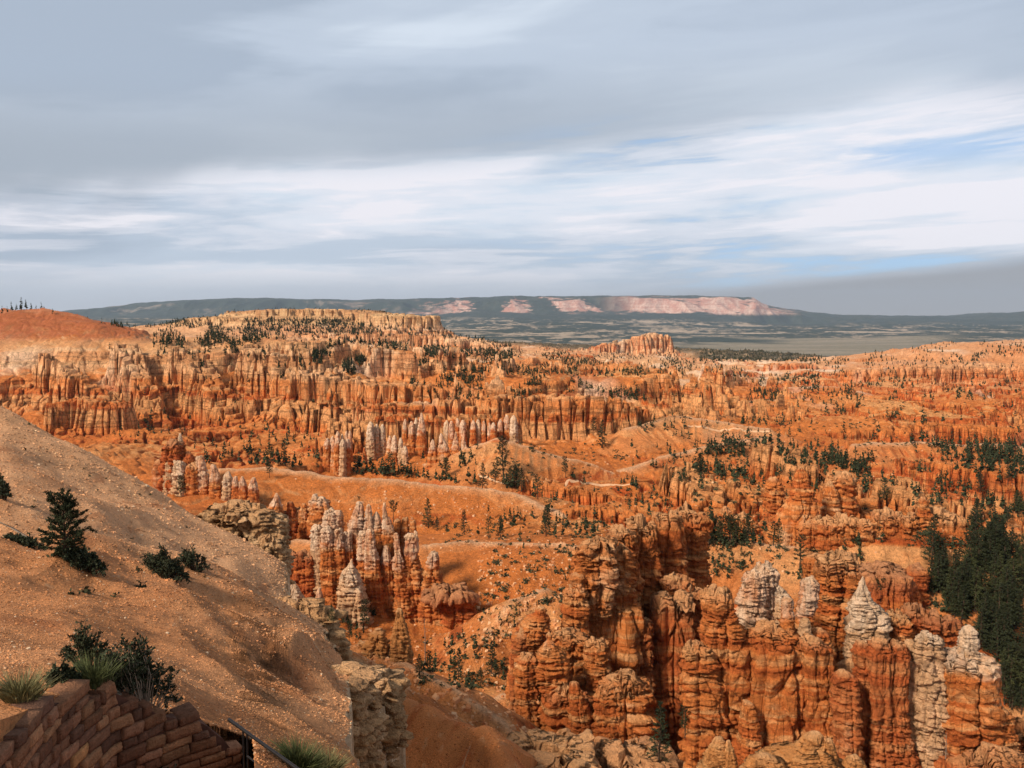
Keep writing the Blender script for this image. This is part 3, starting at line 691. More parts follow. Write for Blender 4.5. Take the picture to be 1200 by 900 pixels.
def formation(name, label, cat, cols, group=None, mat=None):
    Vs, Qs, Cs, off = [], [], [], 0
    for c in cols:
        pts, Y = c[0], c[1]; o = dict(c[2]) if len(c) > 2 else {}
        V, Q, T = column(pts, Y, **o); Vs.append(V); Qs.append(Q+off); Cs.append(T); off += len(V)
    V = np.concatenate(Vs); base = np.array([V[:, 0].mean(), V[:, 1].mean(), V[:, 2].min()]); V = V-base
    me = mesh_np(name, V, np.concatenate(Qs), mat or M_ROCK, np.concatenate(Cs))
    o = link(name, me, label=label, category=cat); o.location = base
    if group: o['group'] = group
    return o
W_ = lambda **k: k
# --- the great wall of pillars at lower right
formation('rock_wall', 'long wall of joined orange pillars at lower right, thumb-like pinnacle on its right end', 'rock wall', [
 ([(775,900,90),(790,905,150),(850,905,170),(900,905,180)], 176, W_(depth=.10, tone='d')), ([(768,1050,120),(790,1050,170),(850,1050,190),(900,1055,200)], 172, W_(depth=.10, tone='d')),
 ([(753,812,18),(760,818,32),(790,822,40),(835,826,44),(900,825,54)], 166),
 ([(691,841,22),(696,841,31),(710,841,30),(722,843,32),(745,848,48),(775,856,46),(820,858,48),(900,862,58)], 168),
 ([(822,876,10),(850,878,20),(900,880,30)], 162),
 ([(732,902,24),(740,905,52),(752,910,78),(765,915,88),(785,915,90),(840,922,92),(900,924,98)], 168, W_(depth=.6)),
 ([(748,950,18),(756,953,32),(790,958,32),(850,960,34),(900,962,38)], 164),
 ([(700,923,8),(704,923,13),(715,923,15),(735,922,16),(748,922,22)], 170, W_(white=722)),
 ([(725,943,8),(740,943,14),(760,943,18)], 168, W_(tone='p')),
 ([(737,959,8),(742,960,20),(760,962,26),(800,968,30),(900,970,36)], 170),
 ([(786,988,8),(792,990,22),(830,992,26),(900,994,32)], 158, W_(tone='d')),
 ([(752,1010,12),(765,1011,20),(800,1012,22),(900,1013,24)], 162, W_(tone='d')),
 ([(750,1030,16),(760,1030,26),(835,1030,26),(845,1030,23),(900,1032,32)], 160, W_(tone='d')),
 ([(752,1053,14),(765,1053,23),(830,1050,22),(865,1052,27),(900,1056,36)], 160, W_(tone='d')),
 ([(752,1067,12),(770,1067,18),(830,1068,18),(870,1066,22),(900,1066,26)], 162, W_(tone='p')),
 ([(741,1088,16),(747,1088,26),(765,1088,29),(800,1091,31),(850,1093,36),(900,1094,44)], 160, W_(tone='p', white=752)),
 ([(764,1125,26),(769,1130,46),(776,1132,55),(830,1135,58),(850,1138,62),(880,1142,60),(900,1144,66)], 160, W_(white=774)),
 ([(734,1136,7),(738,1136,14),(748,1136,18),(768,1136,20),(778,1136,28)], 161, W_(tone='p', white=760)),
 ([(832,1172,14),(838,1176,22),(855,1176,26),(880,1172,34),(910,1170,44)], 158),
 ([(876,1160,40),(890,1160,80),(920,1160,100)], 155, W_(tone='d')),
])
formation('hoodoo', 'white topped ragged block behind the lower right wall, left of the thin pillar', 'hoodoo', [
 ([(670,888,14),(676,884,24),(700,880,32),(730,880,36),(770,880,40)], 181, W_(white=722)),
 ([(663,895,16),(669,898,25),(705,898,27),(780,897,32)], 183, W_(white=712)),
 ([(686,911,5),(690,912,12),(700,916,20),(735,914,24),(780,914,28)], 182, W_(white=700, tone='p'))])
formation('hoodoo', 'leaning white fin between the thin pillar and the flat capped stack at lower right', 'hoodoo', [
 ([(678,948,12),(684,950,19),(700,948,20),(715,944,18),(735,940,22),(790,940,28)], 180, W_(white=718))])
formation('hoodoo', 'tall knobbly orange stack under a flat grey ledge, behind the lower right wall', 'hoodoo', [
 ([(656,982,38),(659,982,44),(664,982,42),(668,975,34),(684,977,38),(688,976,30),(697,975,34),(702,975,28),(720,975,36),(760,978,46),(800,980,52),(900,980,64)], 198),
 ([(650,957,8),(655,953,20),(670,955,22),(700,960,22),(780,962,26)], 202),
 ([(667,994,14),(675,998,22),(690,999,20),(694,997,15),(708,994,20),(760,992,26),(860,995,34)], 196)])
formation('hoodoo', 'pointed white cone of rock behind the lower right wall', 'hoodoo', [
 ([(676,1011,3),(684,1011,9),(695,1011,17),(705,1010,24),(711,1013,38),(720,1016,44),(735,1015,42),(755,1012,36),(800,1012,44)], 186, W_(white=722, tone='p'))])
formation('boulder_stack', 'row of rounded red orange knobs right of the white cone', 'rock formation', [
 ([(718,1050,18),(725,1050,28),(740,1050,31),(755,1050,28),(800,1050,34)], 188),
 ([(712,1070,22),(720,1072,36),(740,1072,39),(800,1072,42)], 192, W_(tone='r')),
 ([(722,1098,24),(729,1100,38),(745,1102,34),(765,1100,30),(820,1100,34)], 190, W_(tone='r'))])
formation('boulder_stack', 'yellow brown jagged rocks at the bottom edge in front of the lower right wall', 'rock formation', [
 ([(859,955,10),(863,955,18),(875,950,32),(885,940,62),(900,930,96),(930,930,130)], 122, W_(tone='y')),
 ([(866,972,5),(872,973,10),(890,975,15),(910,975,22)], 121, W_(tone='y')),
 ([(886,895,14),(892,898,36),(910,900,60)], 119, W_(tone='y')),
 ([(885,1000,8),(890,1000,18),(910,1000,34)], 120, W_(tone='y'))])
formation('hoodoo', 'small yellow brown double knob at the bottom edge, left of the jagged rocks', 'hoodoo', [
 ([(865,843,8),(870,843,15),(880,842,22),(900,838,36),(930,838,50)], 122, W_(tone='y')),
 ([(868,854,4),(874,854,8),(890,855,14),(910,855,20)], 121, W_(tone='y'))])
formation('boulder', 'rounded orange rock at the right edge below the forest', 'rock', [
 ([(845,1205,24),(856,1203,40),(900,1200,56)], 165)])
# --- the castle like mass in the centre
formation('rock_wall', 'massive orange rock fin in the centre with blocky layered tower and flat topped back ridge', 'rock wall', [
 ([(619,727,20),(624,728,28),(645,730,30),(652,732,25),(665,735,27),(690,738,28),(760,740,32),(830,742,38)], 216),
 ([(612,750,28),(617,751,35),(640,752,34),(648,754,31),(680,756,34),(760,757,42),(850,760,48)], 222),
 ([(603,780,28),(608,781,37),(640,782,38),(646,782,34),(700,785,40),(760,788,46),(860,788,54)], 230),
 ([(597,806,26),(602,808,37),(620,810,38),(628,809,33),(670,806,44),(700,808,46),(760,808,46),(860,806,54)], 240),
 ([(677,788,20),(682,791,38),(692,792,34),(700,788,22),(760,790,24)], 219),
 ([(725,752,16),(730,753,22),(780,754,24),(850,755,28)], 206, W_(tone='d')),
 ([(700,788,40),(706,788,46),(800,787,48),(860,785,56)], 211, W_(tone='d')),
 ([(690,815,18),(698,816,34),(760,812,38),(820,806,46)], 216, W_(tone='d')),
 ([(632,698,26),(636,699,40),(653,700,44),(657,700,36),(661,697,46),(680,697,48),(684,700,38),(700,700,38),(715,700,30),(728,700,18)], 203),
 ([(640,714,30),(650,716,40),(680,716,46),(720,716,60),(760,712,68),(800,712,76),(860,712,84)], 207),
 ([(688,674,16),(694,673,27),(715,673,30),(733,672,27),(750,675,34),(820,678,46)], 199),
 ([(672,677,10),(677,677,18),(686,678,18),(700,..., 14)] if False else [(672,677,10),(677,677,18),(686,678,18),(700,680,14)], 200),
 ([(660,722,14),(670,724,24),(690,726,22),(705,724,12)], 204)])
formation('hoodoo', 'cluster of bulbous orange hoodoos with a small pointed head, left end of the central mass', 'hoodoo', [
 ([(749,699,16),(755,700,26),(768,700,28),(778,700,23),(782,701,28),(790,702,26),(798,702,23),(850,704,32),(900,706,40)], 184),
 ([(738,660,20),(745,665,42),(760,670,48),(780,670,44),(850,672,54)], 191),
 ([(766,617,12),(771,617,22),(785,617,26),(798,617,24),(802,617,19),(806,617,24),(815,617,24),(820,617,19),(840,619,24),(890,622,36)], 179),
 ([(741,643,4),(745,643,9),(750,643,7),(754,643,13),(761,644,22),(768,646,33),(780,646,37),(796,645,35),(800,645,27),(806,646,31),(812,646,25),(830,648,34),(880,655,52),(910,655,62)], 179),
 ([(712,634,9),(716,634,13),(719,633,10),(724,631,24),(735,626,34),(742,622,38),(760,614,30),(800,606,24)], 195),
 ([(740,612,12),(747,611,19),(770,606,14),(810,603,13)], 193, W_(tone='d')),
 ([(805,663,26),(815,667,48),(850,672,66),(880,672,78),(915,672,90)], 177),
 ([(800,672,10),(830,678,22),(870,685,30),(900,688,42)], 171)])
formation('boulder', 'broad pale orange boulder wall bulging at the foot of the central mass', 'rock', [
 ([(790,728,30),(797,732,46),(808,734,56),(850,735,62),(885,734,64),(910,733,66)], 172, W_(res=1.2)), ([(802,716,20),(812,714,30),(850,712,36),(900,708,40)], 170)])
formation('rock_ledge', 'flat topped tan ledge at the bottom edge left of centre', 'rock ledge', [
 ([(879,640,100),(883,642,110),(900,645,118),(925,645,124)], 126, W_(tone='o', depth=1.0)),
 ([(886,735,80),(891,738,112),(915,740,130)], 130, W_(tone='d'))])
# --- ridge on the middle right
formation('rock_wall', 'long layered orange cliff ridge at middle right beside the dark forest', 'rock wall', [
 ([(612,950,14),(617,950,24),(640,950,26),(670,950,32)], 302),([(608,968,20),(613,968,28),(645,968,30),(670,968,36)], 300),
 ([(606,990,20),(611,990,28),(650,992,30),(680,992,34)], 299),([(608,1012,18),(613,1013,28),(640,1014,30),(665,1016,36),(700,1018,44)], 297),
 ([(600,1036,20),(605,1036,30),(640,1038,32),(665,1042,36),(700,1046,44)], 297),([(602,1060,20),(607,1060,28),(640,1066,34),(665,1072,40),(700,1076,48)], 297),
 ([(584,1083,8),(589,1083,13),(600,1083,14),(606,1085,24),(640,1088,36),(665,1090,46)], 298),
 ([(601,1105,34),(605,1105,43),(620,1107,46),(624,1110,47),(632,1115,50),(650,1116,52),(664,1115,48),(690,1110,44)], 299),
 ([(630,1100,40),(640,1105,60),(662,1106,62),(700,1102,56)], 296, W_(tone='p'))])
formation('rock_ledge', 'low red layered ledge below the middle right cliff ridge', 'rock ledge', [
 ([(664,1026,50),(668,1030,66),(690,1035,72),(712,1040,70),(750,1045,74)], 270, W_(tone='r')),
 ([(680,1056,12),(692,1060,22),(715,1063,28),(740,1064,30)], 268, W_(tone='r')),
 ([(664,1075,14),(668,1074,22),(690,1070,26),(740,1070,34)], 274, W_(tone='r'))])
for nm, lb, cols in (
 ('rock_spire', 'tall broad based orange spire right of centre, among the trees above the long wall', [([(548,938,6),(555,939,14),(575,940,20),(590,938,30),(610,932,44),(630,925,50),(660,920,54)], 405)]),
 ('rock_spire', 'stout banded orange tower right of the tall broad based spire', [([(556,986,16),(562,988,24),(590,990,26),(615,990,30)], 425), ([(566,972,8),(575,973,14),(600,974,18)], 420)]),
 ('rock_spire', 'leaning slab sided orange buttress above the pale slope right of centre', [([(604,868,14),(612,872,26),(635,880,34),(660,884,40)], 385), ([(596,850,10),(606,853,20),(640,858,28)], 390)]),
 ('rock_spire', 'rounded orange knob on a long slope between two dark tree clumps at right', [([(560,905,8),(568,906,18),(590,908,24),(612,910,28)], 440)])):
    formation(nm, lb, 'rock spire', cols, 'orange rock spires right of centre')
# --- white tipped cluster left of centre
formation('hoodoo_cluster', 'dense cluster of slender banded hoodoos with white tips, left of centre', 'hoodoo cluster', [
 ([(616,371,8),(619,371,12),(650,372,14),(690,376,20),(730,378,26)], 302, W_(white=640, tone='p')),
 ([(618,383,9),(622,383,13),(650,384,15),(700,388,20),(735,390,24)], 300, W_(white=635)),
 ([(598,387,10),(602,387,15),(618,386,18),(640,386,18)], 305, W_(white=622)), ([(598,396,6),(602,396,10),(618,396,13),(640,396,14)], 305, W_(white=622)),
 ([(622,396,10),(650,397,14),(690,400,18),(735,402,22)], 301, W_(white=640)), ([(624,407,10),(650,408,13),(690,410,18),(735,412,22)], 303, W_(white=645)),
 ([(588,421,5),(592,421,8),(605,419,13),(618,417,19),(650,415,18),(720,418,24)], 306, W_(white=625)),
 ([(591,432,4),(595,432,7),(610,432,12),(625,432,17),(680,433,20)], 306, W_(white=620)),
 ([(600,441,3),(606,441,8),(618,441,14),(640,442,17),(680,443,18)], 307, W_(white=615)),
 ([(589,450,2),(593,451,5),(596,450,4),(604,451,6),(612,453,10),(625,455,14),(680,457,16)], 306, W_(white=620)),
 ([(624,424,8),(630,424,12),(690,427,15),(740,432,22)], 299, W_(white=655)),
 ([(622,434,9),(640,434,12),(655,436,16),(700,440,20),(740,446,28)], 297, W_(white=660)),
 ([(640,452,5),(655,453,12),(700,457,15),(740,462,20)], 299, W_(white=660)),
 ([(625,464,6),(650,466,8),(655,466,13),(690,470,16),(715,473,21),(745,478,26)], 296, W_(white=662)),
 ([(626,483,13),(631,482,17),(650,482,17),(670,484,23),(700,486,28),(740,488,34)], 299, W_(white=650)),
 ([(648,508,9),(652,508,13),(665,506,17),(690,508,26),(725,510,30)], 298, W_(white=660)),
 ([(690,523,46),(694,525,60),(700,528,58),(706,535,40),(725,538,36)], 292, W_(tone='r')),
 ([(655,412,3),(662,411,6),(672,410,19),(690,412,29),(715,415,34),(745,418,38)], 288, W_(white=685, tone='p')),
 ([(609,465,8),(620,465,9),(640,465,10)], 312), ([(607,475,7),(620,475,9),(640,475,10)], 312), ([(610,484,7),(620,484,8),(640,484,10)], 312)])
formation('hoodoo', 'small pale pointed hoodoo in front of the dark red wall, beside the near rocky slope', 'hoodoo', [
 ([(681,344,2),(688,345,8),(700,348,15),(720,352,22),(760,354,28)], 280, W_(white=700, tone='p'))])
formation('hoodoo', 'small banded cone between the pale pointed hoodoo and the white tipped cluster', 'hoodoo', [
 ([(689,374,2),(700,374,8),(715,373,16),(735,373,19),(770,373,24)], 277, W_(white=700))])
formation('rock_wall', 'short dark red wall with vertical grooves left of the white tipped cluster', 'rock wall', [
 ([(648,340,20),(651,341,26),(690,342,30),(730,344,34)], 303, W_(tone='r')), ([(647,358,16),(650,358,20),(690,360,24),(730,362,28)], 302, W_(tone='r'))])
formation('hoodoo', 'lone orange hoodoo like a hooded figure on the near earth ridge left of centre', 'hoodoo', [
 ([(713,468,5),(717,468,9),(724,468,9),(728,468,11),(732,469,15),(750,468,20),(780,470,26)], 163, W_(tone='y'))])
formation('rock_outcrop', 'crumbling pointed tan outcrop just left of the lone hooded hoodoo', 'outcrop', [
 ([(737,445,5),(745,443,17),(758,441,28),(785,440,38)], 164, W_(tone='y', crumb=True)), ([(752,424,6),(760,424,16),(785,424,26)], 165, W_(tone='y', crumb=True))])
# --- small fins on the left
formation('rock_wall', 'row of small pink and white fins with a dark red castle top, behind the near slope at left', 'rock wall', [
 ([(518,204,14),(523,204,22),(545,203,26)], 426, W_(tone='r')), ([(530,221,5),(538,222,14),(550,222,18)], 426, W_(tone='r')), ([(508,211,2),(513,211,5),(530,212,7)], 430, W_(tone='p', white=516)),
 ([(541,187,10),(545,187,14),(572,188,15),(600,188,18)], 424, W_(tone='d')), ([(543,198,9),(550,198,11),(575,198,13),(600,198,16)], 422, W_(tone='p')),
 ([(541,211,12),(546,211,16),(575,211,18),(605,211,22)], 421, W_(tone='p', white=562)), ([(543,226,12),(550,226,16),(585,226,18),(610,226,20)], 420),
 ([(536,234,8),(545,236,10),(560,238,13),(590,240,17),(620,240,20)], 420, W_(white=565)), ([(545,250,5),(552,251,8),(570,253,13),(600,256,17),(620,256,20)], 418, W_(white=562)),
 ([(553,267,4),(560,267,10),(575,268,13),(610,270,19)], 417, W_(tone='p', white=568)), ([(558,276,3),(566,276,7),(590,277,10),(615,278,14)], 416, W_(white=570)),
 ([(558,284,3),(566,284,8),(590,286,13),(615,287,16)], 415, W_(white=572)), ([(560,297,4),(568,297,9),(590,298,13),(615,298,16)], 414, W_(white=574))])
formation('rock_wall', 'low red wall with three pale knobs and one pointed peak, beyond the crumbling outcrop at left', 'rock wall', [
 ([(578,324,2),(585,324,7),(595,322,15),(620,322,23),(660,322,30)], 342, W_(white=590)), ([(588,340,6),(600,341,12),(630,342,20),(655,342,24)], 346, W_(tone='r')),
 ([(600,350,56),(604,350,66),(625,350,70),(650,350,74)], 348, W_(tone='r', depth=.3)), ([(590,356,4),(596,356,9),(605,356,10),(640,356,14)], 344),
 ([(583,374,14),(588,375,23),(610,375,25),(650,375,30)], 343, W_(white=588)), ([(604,332,5),(607,332,12),(611,332,12),(616,332,8),(640,333,12)], 335, W_(tone='p', white=612))])
formation('hoodoo_cluster', 'group of four white pointed spires below the fluted orange cliff, upper centre', 'hoodoo cluster', [
 ([(515,507,1.5),(520,507,5),(530,507,10),(548,508,15),(565,508,18)], 548, W_(white=528)), ([(508,517,1.5),(515,518,6),(525,520,12),(545,521,17),(565,521,20)], 546, W_(white=526)),
 ([(506,534,1.5),(515,534,5),(528,534,11),(545,535,15),(565,535,18)], 546, W_(white=524)), ([(511,543,1.5),(520,543,6),(530,545,11),(548,546,15),(565,546,18)], 547, W_(white=527))])
def fins(x0, x1, yt, yb, Y, white, n, seed, tone='o', amp=8):
    r = random.Random(seed); out = []
    for i in range(n):
        c = x0+(x1-x0)*(i+.5)/n+r.uniform(-.8, .8); w0 = (x1-x0)/n*r.uniform(.75, 1.25); t = yt+r.uniform(0, amp)
        out.append(([(t, c, w0*.3), (t+4, c, w0*.8), (t+12, c, w0), ((t+yb)/2+6, c, w0*1.15), (yb, c, w0*1.5)], Y+r.uniform(-3, 3), dict(white=(white+r.uniform(-6, 6)) if white else None, tone=tone if r.random() < .7 else 'p', depth=1.6, res=1.2)))
    return out
formation('hoodoo_cluster', 'banded white and orange fins standing left of the four white pointed spires', 'hoodoo cluster',
 fins(388, 413, 505, 556, 602, 524, 5, 1, 'o')+fins(430, 452, 494, 528, 614, 510, 3, 2, 'p', 5)+fins(454, 472, 508, 534, 590, 522, 3, 3)+fins(472, 498, 488, 522, 612, 508, 4, 4)+[
 ([(524,427,1.5),(533,427,5),(558,427,11)], 590, W_(tone='d')), ([(484,494,2),(492,494,5),(505,494,9),(525,494,12)], 600, W_(white=508)), ([(523,474,4),(528,474,7),(550,474,8)], 570, W_(white=532, tone='p'))])
formation('hoodoo_cluster', 'broad pale banded fins at the foot of the fluted orange cliff, upper centre', 'hoodoo cluster',
 fins(520, 546, 486, 540, 610, 506, 4, 5)+fins(551, 582, 489, 542, 608, 508, 5, 6)+fins(583, 606, 486, 532, 620, 506, 3, 7))
formation('rock_wall', 'short fluted white and red cliff face right of the pines in the left hollow', 'rock wall', fins(381, 411, 513, 558, 560, 528, 5, 8, 'o', 4))
# --- crumbling caprock at the ends of the near spurs
formation('rock_outcrop', 'crumbling pale outcrop capping the farthest spur of the near slope', 'outcrop', [
 ([(594,268,30),(599,276,60),(612,282,74),(640,288,76),(665,290,76)], 121, W_(tone='g', crumb=True)),
 ([(600,302,26),(606,304,46),(635,308,44),(665,310,44)], 120, W_(tone='g', crumb=True)),
 ([(630,316,20),(636,316,32),(690,316,34),(730,316,36)], 116, W_(tone='g', crumb=True)),
 ([(661,336,6),(663,336,9),(690,336,8),(715,337,12)], 120, W_(tone='p'))])
formation('rock_outcrop', 'rough pale outcrop of lumpy rock ending the middle spur of the near slope', 'outcrop', [
 ([(705,326,34),(710,332,70),(724,340,92),(750,344,94),(790,350,96)], 83, W_(tone='g', crumb=True, depth=.5)),
 ([(724,360,24),(730,361,40),(750,362,42),(775,361,40),(800,361,44)], 82, W_(tone='g', crumb=True)),
 ([(711,298,24),(717,298,50),(742,302,64),(765,305,68)], 81.5, W_(tone='g', crumb=True, depth=.5))])
formation('rock_outcrop', 'big pale overhanging crumbly outcrop ending the nearest spur, beyond the railing', 'outcrop', [
 ([(784,418,26),(789,424,56),(800,430,76),(818,430,80),(832,420,76)], 56, W_(tone='g', crumb=True)),
 ([(799,452,14),(804,453,30),(818,450,38),(824,446,32),(832,446,36),(850,452,42),(862,454,44),(880,447,38),(920,444,40)], 54, W_(tone='g', crumb=True)),
 ([(826,380,16),(832,382,34),(860,384,36),(930,384,40)], 47, W_(tone='g', crumb=True)),
 ([(834,402,24),(839,408,50),(860,410,58),(930,412,66)], 46, W_(tone='g', crumb=True, depth=.6)), ([(798,408,14),(803,410,26),(850,412,30),(930,413,34)], 44.6, W_(tone='g', crumb=True)), ([(795,424,18),(801,426,30),(850,428,34),(930,430,36)], 47.6, W_(tone='g', crumb=True)), ([(850,404,14),(856,404,24),(930,405,30)], 36, W_(tone='g', crumb=True)),
 ([(822,352,20),(830,356,40),(850,358,50),(920,360,60)], 44, W_(tone='g', crumb=True, depth=.5))])

# ------------------------------------------------------------------ picking: where a line of sight meets the ground
bpy.context.view_layer.update()
_dg = bpy.context.evaluated_depsgraph_get()
def pick(px, py):
    u, dy, dz = ray(px, py); d = Vector((u, dy, dz)).normalized()
    ok, loc, nor, idx, ob, _ = sc.ray_cast(_dg, (0, 0, 0), d, distance=60000)
    return (loc, nor, ob) if ok else (None, None, None)
def ground_z(x, y): return float(height(np.array([x]), np.array([y]))[0])
rnd = random.Random(11)
# ------------------------------------------------------------------ gravel on the near slope
def jitter_stones(P, size, seed, tints, flat=.55):
    rs = np.random.RandomState(seed); n = len(P)
    cub = np.array([[-1,-1,-1],[1,-1,-1],[1,1,-1],[-1,1,-1],[-1,-1,1],[1,-1,1],[1,1,1],[-1,1,1]], float)*.5
    V = cub[None]*rs.uniform(.55, 1.15, (n, 8, 3)); V[:, 4:, :2] *= .75; V[:, :, 2] *= flat
    a = rs.uniform(0, 6.28, n); c, s_ = np.cos(a)[:, None], np.sin(a)[:, None]
    V = np.stack([V[..., 0]*c-V[..., 1]*s_, V[..., 0]*s_+V[..., 1]*c, V[..., 2]+rs.uniform(-.3, .3, (n, 1))*V[..., 0]], -1)
    V = V*size[:, None, None]+P[:, None, :]
    q = np.array([[0,3,2,1],[4,5,6,7],[0,1,5,4],[1,2,6,5],[2,3,7,6],[3,0,4,7]])
    Q = (q[None]+(np.arange(n)*8)[:, None, None]).reshape(-1, 4)
    return V.reshape(-1, 3), Q, np.repeat(tints, 8, 0)
ns = bpy.data.objects['near_slope'].data; nv_ = len(ns.vertices); co = np.empty(nv_*3, f4); ns.vertices.foreach_get('co', co); co = co.reshape(-1, 3)
tn = np.empty(nv_*4, f4); ns.attributes['tint'].data.foreach_get('color', tn); tn = tn.reshape(-1, 4)[:, :3]
rs = np.random.RandomState(5)
pxs, pys = pix(co[:, 0], co[:, 1], co[:, 2])
okm = np.nonzero((co[:, 1] > 7.5) & (co[:, 1] < 121) & (pxs > -60) & (pxs < 640)  & (pys < 960))[0]
pk_ = rs.choice(okm, 115000); P_ = co[pk_].astype(float); P_ += rs.normal(0, 1, P_.shape)*np.array([1, 1, 0])*P_[:, 1:2]*.0022
P_[:, 2] = height(P_[:, 0], P_[:, 1])
sz = P_[:, 1]/F*(.8+1.0*rs.exponential(.75, len(P_)))*.92; far_ = (P_[:, 1] > 75) & (P_[:, 0]/P_[:, 1] > -.215); sz = np.clip(np.where(far_, sz*.6, sz), .03, .8)
clump = fbm2(P_[:, 0]/4, P_[:, 1]/4, 3, 701); keep = rs.uniform(-.5, .5, len(P_)) < clump+.22; P_, sz, tt = P_[keep], sz[keep], tn[pk_][keep]
tt = tt*rs.uniform(.5, 1.35, (len(tt), 1)); lt = rs.rand(len(tt)) < .035; lt &= ~((P_[:, 1] > 75) & (P_[:, 0]/P_[:, 1] > -.215)); tt[lt] = C3(.60, .44, .29)*rs.uniform(.8, 1.15, (lt.sum(), 1))
V, Q, T = jitter_stones(P_, sz, 6, np.clip(tt, 0, .8))
M_STONE = rock_material('loose stones', 6.0, .02, .3)
link('gravel', mesh_np('gravel', V, Q, M_STONE, T, False), kind='stuff')
# rubble and low scrub rocks on the canyon floor
def scatter_floor(n, boxes, smin, smax, seed):
    rs = np.random.RandomState(seed); P = []
    while len(P) < n:
        x0, y0, x1, y1 = boxes[rs.randint(len(boxes))]
        loc, nor, ob = pick(rs.uniform(x0, x1), rs.uniform(y0, y1))
        if loc is None or ob.name != 'canyon_ground' or nor.z < .6: n -= 1; continue
        P.append(loc[:])
    return np.array(P), rs.uniform(0, 1, len(P))**3*(smax-smin)+smin
P_, sz = scatter_floor(5200, [(330,560,1200,900),(400,700,640,900),(560,630,700,760),(800,470,1200,620),(380,520,760,640)], .3, 1.6, 21)
tt = mixc(m3(C3(.50, .19, .07), len(P_)), C3(.66, .40, .22), np.random.RandomState(8).rand(len(P_)))
V, Q, T = jitter_stones(P_, sz, 7, tt, .7)
link('rubble', mesh_np('rubble', V, Q, M_STONE, T, False), kind='stuff')

# ------------------------------------------------------------------ trees
M_NEEDLE = flat_material('pine needles', (.036, .044, .020), .8, .15, .5, 1.5)
M_NEEDLE2 = flat_material('juniper leaves', (.05, .052, .025), .8, .15, .5, 2.5)
M_NEEDLE3 = flat_material('paler needles', (.060, .068, .026), .8, .15, .5, 1.5)  # paler green of some whole crowns, for variety among the trees
M_BARK = flat_material('bark', (.07, .045, .03), .9, .1, .3, 6.0)
M_DEAD = flat_material('dead wood', (.22, .17, .13), .85, .1, .3, 6.0)
class MB:
    def __init__(s): s.V = []; s.F = []
    def tube(s, pts, rad, n=5):
        pts = [Vector(p) for p in pts]; b = len(s.V); m = len(pts)
        for i, p in enumerate(pts):
            d = (pts[min(i+1, m-1)]-pts[max(i-1, 0)]).normalized(); u = d.orthogonal().normalized(); v = d.cross(u)
            for j in range(n):
                a = 2*math.pi*j/n; s.V.append(p+(u*math.cos(a)+v*math.sin(a))*rad[i])
        for i in range(m-1):
            for j in range(n):
                s.F.append((b+i*n+j, b+i*n+(j+1) % n, b+(i+1)*n+(j+1) % n, b+(i+1)*n+j))
    def quad(s, c, u, v):
        b = len(s.V); s.V += [c-u*.5, c+v*.5, c+u*.6, c-v*.5]; s.F.append((b, b+1, b+2, b+3))
    def mesh(s, name, mat, smooth=False):
        return mesh_np(name, np.array([tuple(v) for v in s.V]), np.array([f if len(f) == 4 else f+(f[-1],) for f in s.F]), mat, None, smooth)
def rv(r): return Vector((r.gauss(0, 1), r.gauss(0, 1), r.gauss(0, 1))).normalized()
def needles(mb, r, a, b, spread, n, size):
    for _ in range(n):
        t = r.random()**.7; c = a.lerp(b, t)+rv(r)*spread*r.random()
        d = (rv(r)+(b-a).normalized()*.9+Vector((0, 0, .25))).normalized(); w_ = d.orthogonal(); w_.rotate(Matrix.Rotation(r.uniform(0, 6.28), 3, d))
        mb.quad(c, d*size*r.uniform(.7, 1.4), w_*size*r.uniform(.25, .5))
